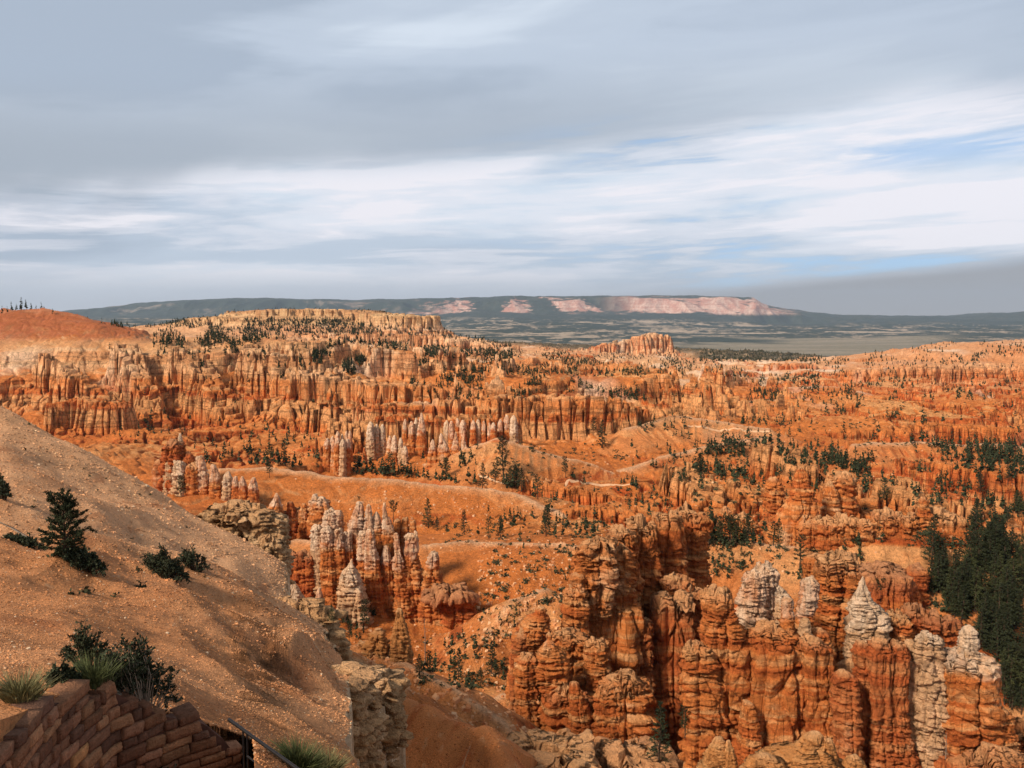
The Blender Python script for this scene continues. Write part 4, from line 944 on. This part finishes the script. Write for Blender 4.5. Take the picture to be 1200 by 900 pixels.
def pine(seed, style):
    """one metre high tree: returns trunk mesh and crown mesh"""
    r = random.Random(seed); tr = MB(); cr = MB(); lean = Vector((r.uniform(-.04, .04), r.uniform(-.04, .04), 0))
    top = {'fir': 1.0, 'pine': .97, 'flat': .93, 'young': .97}[style]
    path = [Vector((0, 0, -.06)), Vector((0, 0, .2))+lean*.3, Vector((0, 0, .5))+lean, Vector((0, 0, .8))+lean*.8, Vector((0, 0, top))+lean*.6]
    r0 = .016 if style != 'young' else .026
    tr.tube(path, [r0*1.25, r0, r0*.75, r0*.42, r0*.08], 6)
    def trunk(t):
        f = (t+.06)/1.0
        for i in range(4):
            if path[i+1].z >= t: break
        a, b = path[i], path[i+1]; return a.lerp(b, (t-a.z)/(b.z-a.z))
    nb = {'fir': 74, 'pine': 46, 'flat': 26, 'young': 84}[style]; lo = {'fir': .07, 'pine': .25, 'flat': .5, 'young': .17}[style]
    for i in range(nb):
        t = lo+(top-lo)*((i+r.random())/nb); q = (t-lo)/(top-lo)
        if style == 'fir': L_ = .235*(1-q)**.75*r.uniform(.6, 1.15)+.012
        elif style == 'pine': L_ = .17*(math.sin(min(1, q*1.25+.25)*2.6)**.7 if q < .95 else .4)*r.uniform(.35, 1.25)+.02
        elif style == 'young': L_ = .33*(math.sin(min(1.0, q+.28)*2.7)**.8)*r.uniform(.5, 1.1)+.03
        else: L_ = .26*(.5+.5*q)*r.uniform(.5, 1.2)
        if style != 'young' and r.random() < .10: continue
        a_ = i*2.4+r.uniform(-.5, .5); up = {'fir': -.12, 'pine': .12, 'flat': .25, 'young': .05}[style]+r.uniform(-.15, .2)+q*(.35 if style != 'young' else .75)
        p0 = trunk(t); d = Vector((math.cos(a_), math.sin(a_), up)); p1 = p0+d*L_*.55; p2 = p0+d*L_+Vector((0, 0, L_*.12))
        tr.tube([p0, p1, p2], [r0*.28, r0*.18, r0*.05], 3)
        n = int({'fir': 22, 'pine': 34, 'flat': 48, 'young': 60}[style]*(.4+L_/.2))
        s0 = {'fir': .030, 'pine': .026, 'flat': .028, 'young': .030}[style]
        needles(cr, r, p0.lerp(p2, .25), p2, {'fir': .028, 'pine': .035, 'flat': .045, 'young': .035}[style], n, s0)
        for _ in range(2 if style in ('pine', 'young', 'flat') else 1):
            e = p0.lerp(p2, r.uniform(.5, .9)); e2 = e+(rv(r)*.7+d*.5)*L_*.4; needles(cr, r, e, e2, .03, n//3, s0)
    return tr.mesh('trunk', M_BARK, True), cr.mesh('crown', M_NEEDLE3 if seed in (2, 5, 8) else M_NEEDLE)
def snag(seed):
    r = random.Random(seed); tr = MB(); tr.tube([(0, 0, -.05), (.01, 0, .5), (.0, .01, 1)], [.014, .010, .003], 5)
    for i in range(16):
        t = r.uniform(.25, .95); a_ = r.uniform(0, 6.28); L_ = .10*(1.1-t)+.02; tr.tube([(0, 0, t), (math.cos(a_)*L_, math.sin(a_)*L_, t+L_*.3)], [.004, .001], 3)
    return tr.mesh('trunk', M_DEAD, True)
KINDS = {k: [pine(s_, k) for s_ in sd] for k, sd in (('fir', (1, 2, 3)), ('pine', (4, 5, 6)), ('flat', (7, 8)), ('young', (9,)))}
SNAG = snag(3)
def tree(loc, h, kind, label, group=None, wide=1.0, var=None):
    r = rnd; root = bpy.data.objects.new('pine_tree' if kind != 'snag' else 'dead_tree', None); sc.collection.objects.link(root)
    root.empty_display_size = .5
    root.location = loc; root.rotation_euler = (0, 0, r.uniform(0, 6.28)); root.scale = (h*wide, h*wide, h)
    root['label'] = label; root['category'] = 'tree'
    if group: root['group'] = group
    if kind == 'snag': link('trunk', SNAG, root)
    else:
        t, c = KINDS[kind][var if var is not None else r.randrange(len(KINDS[kind]))]; link('trunk', t, root); link('crown', c, root)
    return root
def plant(px, py, hpx, kind, label, group=None, wide=1.0, var=None):
    loc, nor, ob = pick(px, py)
    if loc is None: return
    return tree(loc-Vector((0, 0, .1)), hpx*loc.y/F, kind, label, group, wide, var)
plant(76, 655, 78, 'young', 'lone bushy young pine on the near gravel slope at left', wide=1.0)
for a in (
 (772, 890, 74, 'fir', 'tall dark fir in the gap between the central mass and the lower right wall'),
 (803, 862, 40, 'pine', 'thin dark pine just right of the tall fir in the rocky gap'),
 (576, 792, 44, 'fir', 'full dark conical fir on the canyon floor left of the bulbous hoodoos'),
 (537, 797, 40, 'fir', 'narrow dark fir on the floor just left of the full conical fir'),
 (563, 806, 26, 'fir', 'low dark fir between and in front of two taller firs, left of the bulbous hoodoos'),
 (498, 778, 58, 'snag', 'bare dead pole tree on the floor right of the lone hooded hoodoo'),
 (426, 742, 42, 'pine', 'spreading dark pine at the foot of the white tipped hoodoo cluster'),
 (410, 752, 24, 'pine', 'low dark tree left of the spreading pine under the white tipped cluster'),
 (388, 728, 22, 'fir', 'small dark tree in the red hollow left of the spreading pine'),
 (937, 668, 44, 'pine', 'dark bushy pine at the left end of the middle right cliff ridge'),
 (1032, 705, 30, 'flat', 'round topped dark pine right behind the white cone'),
 (1107, 905, 52, 'snag', 'bare thin dead tree at the foot of the pillar with the thumb-like pinnacle'),
 (421, 590, 9, 'flat', 'tiny flat topped pine behind the tips of the white tipped cluster'),
 (461, 612, 26, 'flat', 'small wind-bent flat topped pine right of the white tipped cluster'),
 (502, 618, 36, 'fir', 'tall conical fir on the orange slope right of the wind-bent pine'),
 (512, 622, 18, 'fir', 'short fir touching the tall conical fir on the orange slope'),
 (544, 626, 30, 'fir', 'medium conical fir standing alone on the orange slope, third along from the wind-bent pine'),
 (573, 632, 28, 'pine', 'ragged dark pine at the start of the tree line below the long hill'),
 (590, 560, 50, 'pine', 'tallest open crowned pine behind the long orange hill, upper centre'),
 (640, 628, 38, 'fir', 'tall narrow fir in the tree line left of the central mass'),
 (663, 560, 26, 'pine', 'open pine on the trail mound above the long orange hill'),
 (316, 560, 22, 'pine', 'small pine on the pale saddle left of the long orange hill'),
 (212, 582, 26, 'pine', 'dark pine in front of the pink fins at left'),
 (695, 510, 22, 'pine', 'dark pine at the right end of the fluted orange cliff'),
 (706, 525, 34, 'fir', 'tall dark fir in the cleft right of the fluted orange cliff')):
    plant(*a)
T_ = []     # (loc, height px, kind, zone)
def zone(name, boxes, n, h0, h1, kinds, clump=None, flat=.35, gully=None, edge=None):
    k = 0; tries = 0; A = [(b[2]-b[0])*(b[3]-b[1]) for b in boxes]
    while k < n and tries < n*9:
        tries += 1; b = rnd.choices(boxes, A)[0]; px = rnd.uniform(b[0], b[2]); py = rnd.uniform(b[1], b[3])
        if clump and float(n2(np.array([px/clump]), np.array([py/clump*2.0]), 800)[0])+rnd.uniform(-.25, .25) < 0.02: continue
        if edge and rnd.random() > edge(px+float(n2(np.array([px/40.0]), np.array([py/60.0]), 801)[0])*45, py): continue
        loc, nor, ob = pick(px, py)
        if loc is None or nor.z < flat or loc.y < 130 or loc.y > 6000: continue
        if gully:
            X_, Y2 = np.array([loc.x]), np.array([loc.y]); wx_ = X_+fbm2(X_/90, Y2/90, 2, 5)*30; wy_ = Y2+fbm2(X_/90+40, Y2/90, 2, 9)*30
            if float(ridge2(wx_/150, wy_/150, 3, 11)[0])+rnd.uniform(-.25, .25) > gully: continue
        if ob.name not in ('canyon_ground',): continue
        h = rnd.uniform(h0, h1)*(1 if rnd.random() < .8 else .6); T_.append((loc.copy(), h*F/loc.y, h, rnd.choice(kinds), name)); k += 1
FP, PP = ['fir', 'fir', 'pine'], ['pine', 'pine', 'fir', 'flat']
zone('behind the long smooth orange hill', [(i_, np.interp(i_, [240,300,400,500,600,650], [552,549,556,567,577,594])-d_-4, i_+10, np.interp(i_, [240,300,400,500,600,650], [552,549,556,567,577,594])-d_) for i_ in range(290, 640, 10) for d_ in (1, 4)], 85, 7, 15, FP+['pine'])
zone('in the tree line below the long orange hill', [(560,606,730,632)], 34, 6, 11, FP)
zone('on the bare orange slope in the centre', [(560,640,690,740)], 22, 2, 5, PP)
zone('in the dense dark forest at the right edge', [(1135,600,1200,700),(1120,690,1200,845),(1070,690,1130,745),(1140,640,1200,760),(1080,560,1200,850)], 300, 6, 16, FP, 30, .15, edge=lambda x_, y_: min(1, max(0, (x_-(1115 if y_ < 640 else 1065))/60)))
zone('at the upper end of the dark forest at right', [(1090,560,1200,610)], 40, 7, 12, FP, None)
zone('among the broken orange ridges at right', [(800,470,1200,560),(820,520,1080,640),(1040,540,1160,590)], 700, 5, 13, FP+PP, None, gully=.40)
zone('in the hollow by the fluted cliff at upper centre', [(385,500,560,550),(740,480,830,580)], 75, 5, 10, FP+PP, 35)
zone('at the foot of the great left cliffs', [(280,505,385,548),(150,480,200,520),(200,515,300,545)], 95, 6, 12, FP)
zone('on the canyon floor left of the bulbous hoodoos', [(485,750,600,810)], 22, 2.5, 6, FP)
zone('under the white tipped cluster', [(385,715,440,765)], 14, 2.5, 5, PP)
zone('in the gap between the two great rock masses', [(762,830,815,895)], 16, 3, 8, FP)
zone('beside the middle right cliff ridge', [(935,640,1010,700),(1040,690,1120,740),(840,600,940,640),(820,640,880,680)], 60, 3, 8, FP+PP)
zone('under the middle hills', [(640,560,830,620)], 60, 4, 9, FP+PP, 35)
zone('distant benches', [(480,398,960,470)], 2300, 5, 9, FP, 40)
zone('mesa slopes', [(180,372,490,432)], 700, 8, 13, FP, 24); zone('mesa slopes', [(285,374,485,394)], 800, 8, 13, FP)
for i_ in range(190):
    Y = 2560+rnd.random()**1.5*500; px = rnd.uniform(215, 478); X0 = (px-600)/F*Y*CP; T_.append((Vector((X0, Y, ground_z(X0, Y))), 8*F/Y, rnd.uniform(6, 10), 'fir', 'mesa top'))
zone('mesa hollow', [(350,400,430,432),(240,385,300,400),(400,398,600,440)], 700, 8, 13, FP, 34)
zone('right ridge', [(940,396,1200,470)], 650, 6, 10, FP, 26)
zone('dark low hills', [(820,404,960,424),(560,392,640,402),(130,374,260,384),(480,385,620,400)], 700, 7, 12, FP)
zone('left cliffs', [(120,400,380,520)], 60, 5, 9, FP, 30)
# skyline trees of the red dome, upper left
for i, (px, hp) in enumerate([(3,11),(9,9),(14,13),(20,10),(26,16),(31,13),(37,11),(43,9),(49,12),(52,10),(-6,12),(-14,10)]):
    Y = 1075+i*4; X0 = (px-600)/F*Y*CP; T_.append((Vector((X0, Y, ground_z(X0, Y))), hp*.95, hp*.95*Y/F, 'pine' if i % 2 else 'fir', 'on the skyline of the red dome at upper left'))
for px, Y in [(103,1150),(119,1140),(240,1500),(62,1080)]:
    X0 = (px-600)/F*Y*CP; T_.append((Vector((X0, Y, ground_z(X0, Y))), 8, 8*Y/F, 'pine', 'on the skyline of the red dome at upper left'))
T_.sort(key=lambda t: -t[1])
SZ = lambda h, s0: ('tall ' if h > 22 else '' if h > 13 else 'small ')
for loc, hp, h, k, zn in T_[:262]:
    q = {'fir': 'dark conical fir', 'pine': 'dark ragged pine', 'flat': 'dark flat topped pine'}[k]
    ppx, ppy = pix(*loc)
    if 'forest at the right edge' in zn:
        zn = ('at the upper end of' if ppy < 655 else 'high up in' if ppy < 705 else 'halfway down' if ppy < 745 else 'low down in' if ppy < 790 else 'at the bottom of')+' the dark forest'+(', against the picture edge' if ppx > 1180 else ', right half' if ppx > 1160 else ', left half' if ppx > 1140 else ', beside the rocks')
    elif 'broken orange ridges' in zn: zn = 'among the broken orange ridges, '+('far right' if ppx > 1100 else 'right of the spires' if ppx > 1000 else 'around the spires' if ppx > 900 else 'left of the spires')+(', upper part' if ppy < 540 else '')
    tree(loc-Vector((0, 0, .2)), h, k, SZ(hp, 0)+q+' '+zn, 'trees '+zn, 1.0+rnd.uniform(-.1, .25))
# all the rest: low-detail trees in one mesh
rs = np.random.RandomState(3); V, Q = [], []; off = 0
for loc, hp, h, k, zn in T_[262:]:
    n = 26 if hp > 8 else 14; t = rs.rand(n)**.8; r_ = (.20 if k == 'fir' else .24)*(1-t*.85)*rs.uniform(.5, 1, n)
    a = rs.uniform(0, 6.28, n); c = np.stack([np.cos(a)*r_*.6, np.sin(a)*r_*.6, .1+t*.85], -1)
    e = rs.normal(0, 1, (n, 3)); e /= np.linalg.norm(e, axis=1)[:, None]; g = rs.normal(0, 1, (n, 3)); g = np.cross(e, g); g /= np.linalg.norm(g, axis=1)[:, None]
    w_ = ((.11 if hp > 8 else .15 if hp > 5 else .20)*(1.25-t))[:, None]; v = np.stack([c-e*w_, c-g*w_*.8, c+e*w_, c+g*w_*.8], 1)*h+np.array(loc)
    V.append(v.reshape(-1, 3)); Q.append(np.arange(n*4).reshape(-1, 4)+off); off += n*4
link('distant_trees', mesh_np('distant_trees', np.concatenate(V), np.concatenate(Q), M_NEEDLE, None, False), kind='stuff')
# low scrub on the slopes
V, Q = [], []; off = 0
SB = []
def scrub(boxes, n, s0, s1, clump=20):
    k = 0; t = 0
    while k < n and t < n*6:
        t += 1; b = rnd.choices(boxes, [(q[2]-q[0])*(q[3]-q[1]) for q in boxes])[0]; px = rnd.uniform(b[0], b[2]); py = rnd.uniform(b[1], b[3])
        if clump and float(n2(np.array([px/clump]), np.array([py/clump*1.6]), 820)[0])+rnd.uniform(-.2, .2) < .0: continue
        loc, nor, ob = pick(px, py)
        if loc is None or nor.z < .5 or ob.name not in ('canyon_ground', 'near_slope'): continue
        SB.append((loc.copy(), rnd.uniform(s0, s1))); k += 1
scrub([(560,640,690,750),(490,740,600,810),(520,610,760,640),(840,610,960,680),(1000,680,1140,760)], 420, .8, 2.2)
scrub([(800,470,1200,640),(380,500,560,545),(640,572,800,620),(560,520,740,560)], 800, .8, 2.4, 28)
scrub([(20,480,250,700)], 60, .12, .5, None)
for loc, s_ in SB:
    n = 16; c = rs.normal(0, .32, (n, 3)); c[:, 2] = np.abs(c[:, 2])*.8; e = rs.normal(0, 1, (n, 3)); e /= np.linalg.norm(e, axis=1)[:, None]; g = np.cross(e, rs.normal(0, 1, (n, 3))); g /= np.linalg.norm(g, axis=1)[:, None]
    v = np.stack([c-e*.25, c-g*.2, c+e*.25, c+g*.2], 1)*s_+np.array(loc); V.append(v.reshape(-1, 3)); Q.append(np.arange(n*4).reshape(-1, 4)+off); off += n*4
link('scrub', mesh_np('scrub', np.concatenate(V), np.concatenate(Q), M_NEEDLE2, None, False), kind='stuff')

# ------------------------------------------------------------------ foot paths
M_PATH = flat_material('trodden path', (.62, .37, .21), .95, .1, .12, .4)
def trail(pts, w_, label=None):
    P = []
    for px, py in pts:
        loc, nor, ob = pick(px, py)
        if loc is not None: P.append(np.array(loc)) if ob.name == 'canyon_ground' else None
    Q_ = []
    for a, b in zip(P[:-1], P[1:]):
        if abs(a[1]-b[1]) > 40: continue
        n = max(2, int(np.linalg.norm(b-a)/2)); Q_ += [a+(b-a)*i/n for i in range(n)]
    if len(Q_) < 3: return
    Q_ = np.array(Q_); d = np.gradient(Q_[:, :2], axis=0); d /= np.maximum(np.linalg.norm(d, axis=1)[:, None], 1e-6); nn = np.stack([-d[:, 1], d[:, 0]], -1)
    cols = []
    for t in np.linspace(-1, 1, 5):
        xy = Q_[:, :2]+nn*t*w_; z = height(xy[:, 0], xy[:, 1])+.25-.2*abs(t); cols.append(np.column_stack([xy, z]))
    V = np.stack(cols, 1); me = mesh_np('path', V.reshape(-1, 3), grid_quads(len(Q_), 5), M_PATH); link('path', me, kind='structure')
trail([(560,556),(572,560),(590,567),(606,564),(614,560),(640,562),(665,564),(690,566),(715,568),(744,567)], .8)
trail([(806,499),(826,501),(850,503),(880,505),(905,506),(925,508)], .9)
trail([(1000,519),(1040,518),(1080,519),(1120,521),(1160,520),(1200,522)], .8)

# ------------------------------------------------------------------ near plants
def leafy(name, label, cx, cy, wpx, hpx, seed, mat, twig, ntw=60, leaf=.05, nl=26, grass=False, droop=0, Y=None, cat='bush', pale=0):
    loc, nor, ob = pick(cx, cy)
    r = random.Random(seed); y = loc.y; w_ = wpx*y/F/2; h = hpx*y/F
    root = bpy.data.objects.new(name, None); sc.collection.objects.link(root); root.location = loc; root['label'] = label; root['category'] = cat
    tw = MB(); lf = MB()
    for i in range(ntw):
        a_ = r.uniform(0, 6.28); q = r.random()**.6; d = Vector((math.cos(a_)*w_*q, math.sin(a_)*w_*.7*q, 0))
        base = d*.35
        gz = ground_z(loc.x+d.x, loc.y+d.y)-loc.z
        tip = d+Vector((0, 0, h*(1.05-q*q*.75)*r.uniform(.55, 1.05)+gz*.9)); mid = base.lerp(tip, .5)+Vector((r.gauss(0, w_*.08), r.gauss(0, w_*.08), h*.12))
        base.z = (ground_z(loc.x+base.x, loc.y+base.y)-loc.z)-.05
        if grass: continue
        th = .010*y/12
        tw.tube([base, mid, tip], [th, th*.7, th*.35], 3)
        for _ in range(3):
            s0 = mid.lerp(tip, r.random()); e0 = s0+rv(r)*w_*.22; tw.tube([s0, e0], [th*.5, th*.25], 3); needles(lf, r, s0, e0, w_*.06, nl//2, leaf)
        needles(lf, r, mid, tip+(tip-mid)*.1, w_*.09, nl, leaf)
    if not grass:
        link('twigs', tw.mesh('twigs', twig), root); link('foliage', lf.mesh('foliage', mat), root)
    else:
        for i in range(ntw*12):
            a_ = r.uniform(0, 6.28); q = r.random()**.5; b = Vector((math.cos(a_)*w_*.45*q, math.sin(a_)*w_*.4*q, 0)); b.z = ground_z(loc.x+b.x, loc.y+b.y)-loc.z-.03
            L_ = h*r.uniform(.55, 1.1); o = Vector((math.cos(a_)*q*.55+r.gauss(0, .16), math.sin(a_)*q*.5+r.gauss(0, .16), 1)).normalized()
            m = b+o*L_*.55; t = m+(o+Vector((o.x*.8, o.y*.8, -.35))).normalized()*L_*.5; u = Vector((r.gauss(0, 1), r.gauss(0, 1), 0)).normalized()*.0035*y/8*1.5
            k = len(lf.V); lf.V += [b-u, b+u, m+u*.8, m-u*.8, t]; lf.F += [(k, k+1, k+2, k+3), (k+3, k+2, k+4, k+4)]
        me = bpy.data.meshes.new('blades'); me.from_pydata([tuple(v) for v in lf.V], [], [tuple(dict.fromkeys(f)) for f in lf.F]); me.materials.append(mat); bpy.data.objects.remove(root); root = link(name, me, label=label, category=cat); root.location = loc
    return root
M_BUSH = flat_material('bush leaves', (.034, .042, .020), .7, .2, .5, 8.0)
M_TWIG = flat_material('grey twigs', (.24, .19, .14), .85, .1, .3, 8.0)
M_TWIGD = flat_material('dark twigs', (.06, .045, .03), .85, .1, .3, 8.0)
M_GRASS = flat_material('dry grass blades', (.19, .17, .075), .7, .2, .45, 5.0)
M_GRASSG = flat_material('green grass blades', (.085, .10, .035), .7, .2, .45, 5.0)
leafy('bush', 'large dark tangled bush with bare grey twigs hanging over the stone wall', 172, 842, 118, 80, 1, M_BUSH, M_TWIG, 240, .045, 26)
leafy('bush', 'small dark upright bush on the gravel above the tufted grass by the wall', 103, 784, 60, 56, 2, M_BUSH, M_TWIGD, 60, .05, 22)
leafy('bush', 'low dark bush squeezed between two grass tufts on top of the stone wall', 76, 806, 46, 30, 3, M_BUSH, M_TWIGD, 50, .045, 22)
leafy('grass_tuft', 'green and straw grass tuft in the middle of the plants above the stone wall', 112, 808, 72, 48, 4, M_GRASSG, M_TWIG, 60, grass=True, cat='grass tuft')
leafy('grass_tuft', 'straw coloured grass tuft at the left edge above the stone wall', 26, 822, 66, 44, 5, M_GRASS, M_TWIG, 55, grass=True, cat='grass tuft')
leafy('grass_tuft', 'yellow green grass tuft right of the metal railing at the bottom edge', 352, 905, 62, 48, 6, M_GRASSG, M_TWIG, 60, grass=True, cat='grass tuft')
leafy('grass_tuft', 'straw tipped grass tuft at the bottom edge, farther right from the railing', 385, 906, 46, 34, 7, M_GRASS, M_TWIG, 40, grass=True, cat='grass tuft')
leafy('bush', 'wide dark bush on the gravel gully right of the lone young pine', 195, 678, 58, 36, 8, M_BUSH, M_TWIGD, 110, .16, 20)
leafy('bush', 'dark bush lobe at the right end of the wide gully bush', 228, 668, 38, 26, 9, M_BUSH, M_TWIGD, 60, .15, 20)
leafy('bush', 'low dark bush at the foot of the lone young pine', 98, 666, 62, 22, 10, M_BUSH, M_TWIGD, 90, .13, 20)
leafy('bush', 'dark bush cut by the left edge, level with the top of the young pine', 3, 585, 22, 30, 11, M_BUSH, M_TWIGD, 50, .2, 18)
leafy('bush', 'flat dark bush on the slope left of the young pine, under the fallen branch', 30, 640, 60, 12, 12, M_BUSH, M_TWIGD, 50, .12, 18)
lg = MB(); p = [pick(x_, y_)[0]+Vector((0, 0, .12)) for x_, y_ in ((-4, 612), (14, 620), (32, 632), (52, 640))]
lg.tube(p, [.09, .08, .06, .02], 6); lg.tube([p[1], p[1]+Vector((.5, 0, .35))], [.03, .01], 4); lg.tube([p[2], p[2]+Vector((.6, .2, .25))], [.03, .01], 4)
link('fallen_branch', lg.mesh('fallen_branch', M_DEAD, True), label='bare pale fallen branch lying on the slope left of the young pine', category='branch')

# ------------------------------------------------------------------ dry stone retaining wall
def stone_wall():
    rs = np.random.RandomState(12); K = [(-130, 4.9), (0, 6.5), (65, 7.55), (130, 8.5), (205, 9.1), (282, 9.6)]
    pts = []
    for px, Y in K: pts.append(((px-600)/F*1.035*Y, Y))
    pts = np.array(pts); d = np.hypot(*np.diff(pts, axis=0).T); S = np.concatenate([[0], np.cumsum(d)])
    def pos(s): return np.array([np.interp(s, S, pts[:, 0]), np.interp(s, S, pts[:, 1])])
    def pxy(s): x, y = pos(s); return 600+F*x/(y*1.035)
    topz = lambda s: np.interp(pxy(s), [-130, 0, 40, 75, 128, 140, 160, 190, 200, 240, 250, 262, 282], [-3.45, -3.60, -3.60, -3.74, -4.04, -4.1, -4.3, -4.55, -4.62, -4.84, -4.98, -5.12, -5.5])
    mb_v, mb_q, tn_ = [], [], []; off = 0; z = -7.0
    pal = [C3(.23,.110,.058), C3(.30,.155,.08), C3(.17,.080,.046), C3(.26,.13,.075), C3(.14,.072,.046)]
    def stone(s0, s1, z0, z1, dep, col):
        nonlocal off
        n = 6; m = 5; g = .009
        u = np.linspace(0, 1, n); v = np.linspace(0, 1, m)
        jit = rs.normal(0, .008, (4,)); V = []
        bow = rs.uniform(.004, .012); face = rs.uniform(-.018, .018)
        for layer in (0, 1):
            for j in range(m):
                for i in range(n):
                    s = s0+g+(s1-s0-2*g)*u[i]+jit[0]*(v[j]-.5)*2; zz = z0+g+(z1-z0-2*g)*v[j]+jit[1]*(u[i]-.5)*3
                    ex = min(u[i], 1-u[i])*n/1.3; ey = min(v[j], 1-v[j])*m/1.3; rnd_ = min(1, ex)*min(1, ey)
                    p_ = pos(s); t = pos(s+.02)-pos(s-.02); t /= np.linalg.norm(t); nr = np.array([t[1], -t[0]])
                    out_ = (face+bow*rnd_+rs.normal(0, .004)) if layer == 0 else -dep
                    V.append((p_[0]+nr[0]*out_, p_[1]+nr[1]*out_, zz))
        a = np.arange(n*m).reshape(m, n); Q = [np.stack([a[:-1, :-1], a[:-1, 1:], a[1:, 1:], a[1:, :-1]], -1).reshape(-1, 4)]
        b = a+n*m
        Q.append(np.stack([a[-1, :-1], a[-1, 1:], b[-1, 1:], b[-1, :-1]], -1)); Q.append(np.stack([a[:-1, -1], b[:-1, -1], b[1:, -1], a[1:, -1]], -1)); Q.append(np.stack([a[1:, 0], b[1:, 0], b[:-1, 0], a[:-1, 0]], -1))
        Q.append(np.stack([b[0, :-1], b[0, 1:], a[0, 1:], a[0, :-1]], -1))
        mb_v.append(np.array(V)); mb_q.append(np.concatenate(Q)+off); off += 2*n*m; tn_.append(np.repeat(col[None], 2*n*m, 0))
    while z < -3.3:
        hgt = rs.uniform(.075, .15); s = rs.uniform(-.3, 0)
        while s < S[-1]:
            L_ = rs.uniform(.10, .36)*(1.6 if rs.rand() < .2 else 1); s1 = min(s+L_, S[-1]); mid = (max(s, 0)+s1)/2
            if s1 > .05 and z+hgt*.6 < topz(mid) and s1-max(s, 0) > .05:
                c = pal[rs.randint(5)]*rs.uniform(.8, 1.5)
                if rs.rand() < .07: c = C3(.52, .26, .11)
                stone(max(s, 0), s1, z, min(z+hgt, topz(mid)+.05), rs.uniform(.28, .36), c.astype(f4))
            s = s1
            if L_ <= 0: break
        z += hgt
    o = link('stone_wall', mesh_np('stone_wall', np.concatenate(mb_v), np.concatenate(mb_q), rock_material('wall stones', 9.0, .02, .55), np.concatenate(tn_), True),
         label='curved retaining wall of rough dark red stones at the bottom left', category='wall')
    bm = MB(); n = 80                                                            # mortar core, just behind the faces
    for i in range(n+1):
        s = S[-1]*i/n*.995; p_ = pos(s); t = pos(s+.02)-pos(s-.02); t /= np.linalg.norm(t); nr = np.array([t[1], -t[0]])
        for q_, zz in ((-.035, -7.1), (-.035, topz(s)-.06), (-.30, topz(s)-.06), (-.30, -7.1)): bm.V.append(Vector((p_[0]+nr[0]*q_, p_[1]+nr[1]*q_, zz)))
    for i in range(n):
        for j in range(3): a = i*4+j; bm.F.append((a, a+4, a+5, a+1))
    link('mortar', bm.mesh('mortar', flat_material('mortar', (.10, .05, .035), .95, .1, .3, 12)), o)
stone_wall()
# ------------------------------------------------------------------ railing
M_IRON = flat_material('dark iron', (.025, .022, .022), .45, .4, .2, 20, .6)
r0 = bpy.data.objects.new('handrail', None); sc.collection.objects.link(r0)
A_ = Vector(at(268, 843, 8.3)); B_ = Vector(at(347, 900, 7.45)); B_ = A_+(B_-A_)*2.6
r0.location = (A_.x, A_.y, -6.2); r0['label'] = 'dark iron railing beside the stone wall at the bottom edge'; r0['category'] = 'railing'
def rp(v): return v-Vector(r0.location)
t = MB(); t.tube([rp(A_), rp(B_)], [.018, .018], 10); link('top_rail', t.mesh('top_rail', M_IRON, True), r0)
dn = Vector((0, 0, -.26)); t = MB(); t.tube([rp(A_.lerp(B_, .11)+dn), rp(B_+dn)], [.011, .011], 8); link('lower_rail', t.mesh('lower_rail', M_IRON, True), r0)
for f_ in (.10, .55, .98):
    p_ = rp(A_.lerp(B_, f_)); t = MB()
    for dx in (-.02, .02): t.tube([p_+Vector((dx, 0, 0)), Vector((p_.x+dx, p_.y, -.8))], [.010, .010], 8)
    link('post', t.mesh('post', M_IRON, True), r0)
# ground the onlooker stands on
gm = MB(); gm.V = [Vector(v) for v in ((-40, -60, -1.75), (40, -60, -1.75), (40, 1.2, -1.75), (-40, 1.2, -1.75), (40, 2.1, -6), (-40, 2.1, -6))]; gm.F = [(0, 1, 2, 3), (3, 2, 4, 5)]
link('overlook_ground', gm.mesh('overlook_ground', flat_material('overlook gravel', (.40, .24, .13), .95, .1, .3, 2)), kind='structure')
# ------------------------------------------------------------------ air
hz_ = MB(); x0, x1, y0, y1, z0, z1 = -62000, 62000, -300, 46000, -900, 1500
hz_.V = [Vector(v) for v in ((x0,y0,z0),(x1,y0,z0),(x1,y1,z0),(x0,y1,z0),(x0,y0,z1),(x1,y0,z1),(x1,y1,z1),(x0,y1,z1))]
hz_.F = [(0,3,2,1),(4,5,6,7),(0,1,5,4),(1,2,6,5),(2,3,7,6),(3,0,4,7)]
mh = bpy.data.materials.new('haze'); mh.use_nodes = True; mh.node_tree.nodes.clear()
oo = mh.node_tree.nodes.new('ShaderNodeOutputMaterial'); pv = mh.node_tree.nodes.new('ShaderNodeVolumePrincipled'); mh.node_tree.links.new(pv.outputs[0], oo.inputs['Volume'])
pv.inputs['Color'].default_value = (.62, .78, 1.0, 1); pv.inputs['Density'].default_value = 1.15e-5; pv.inputs['Anisotropy'].default_value = .1
HAZE = link('haze', hz_.mesh('haze', mh), kind='stuff')
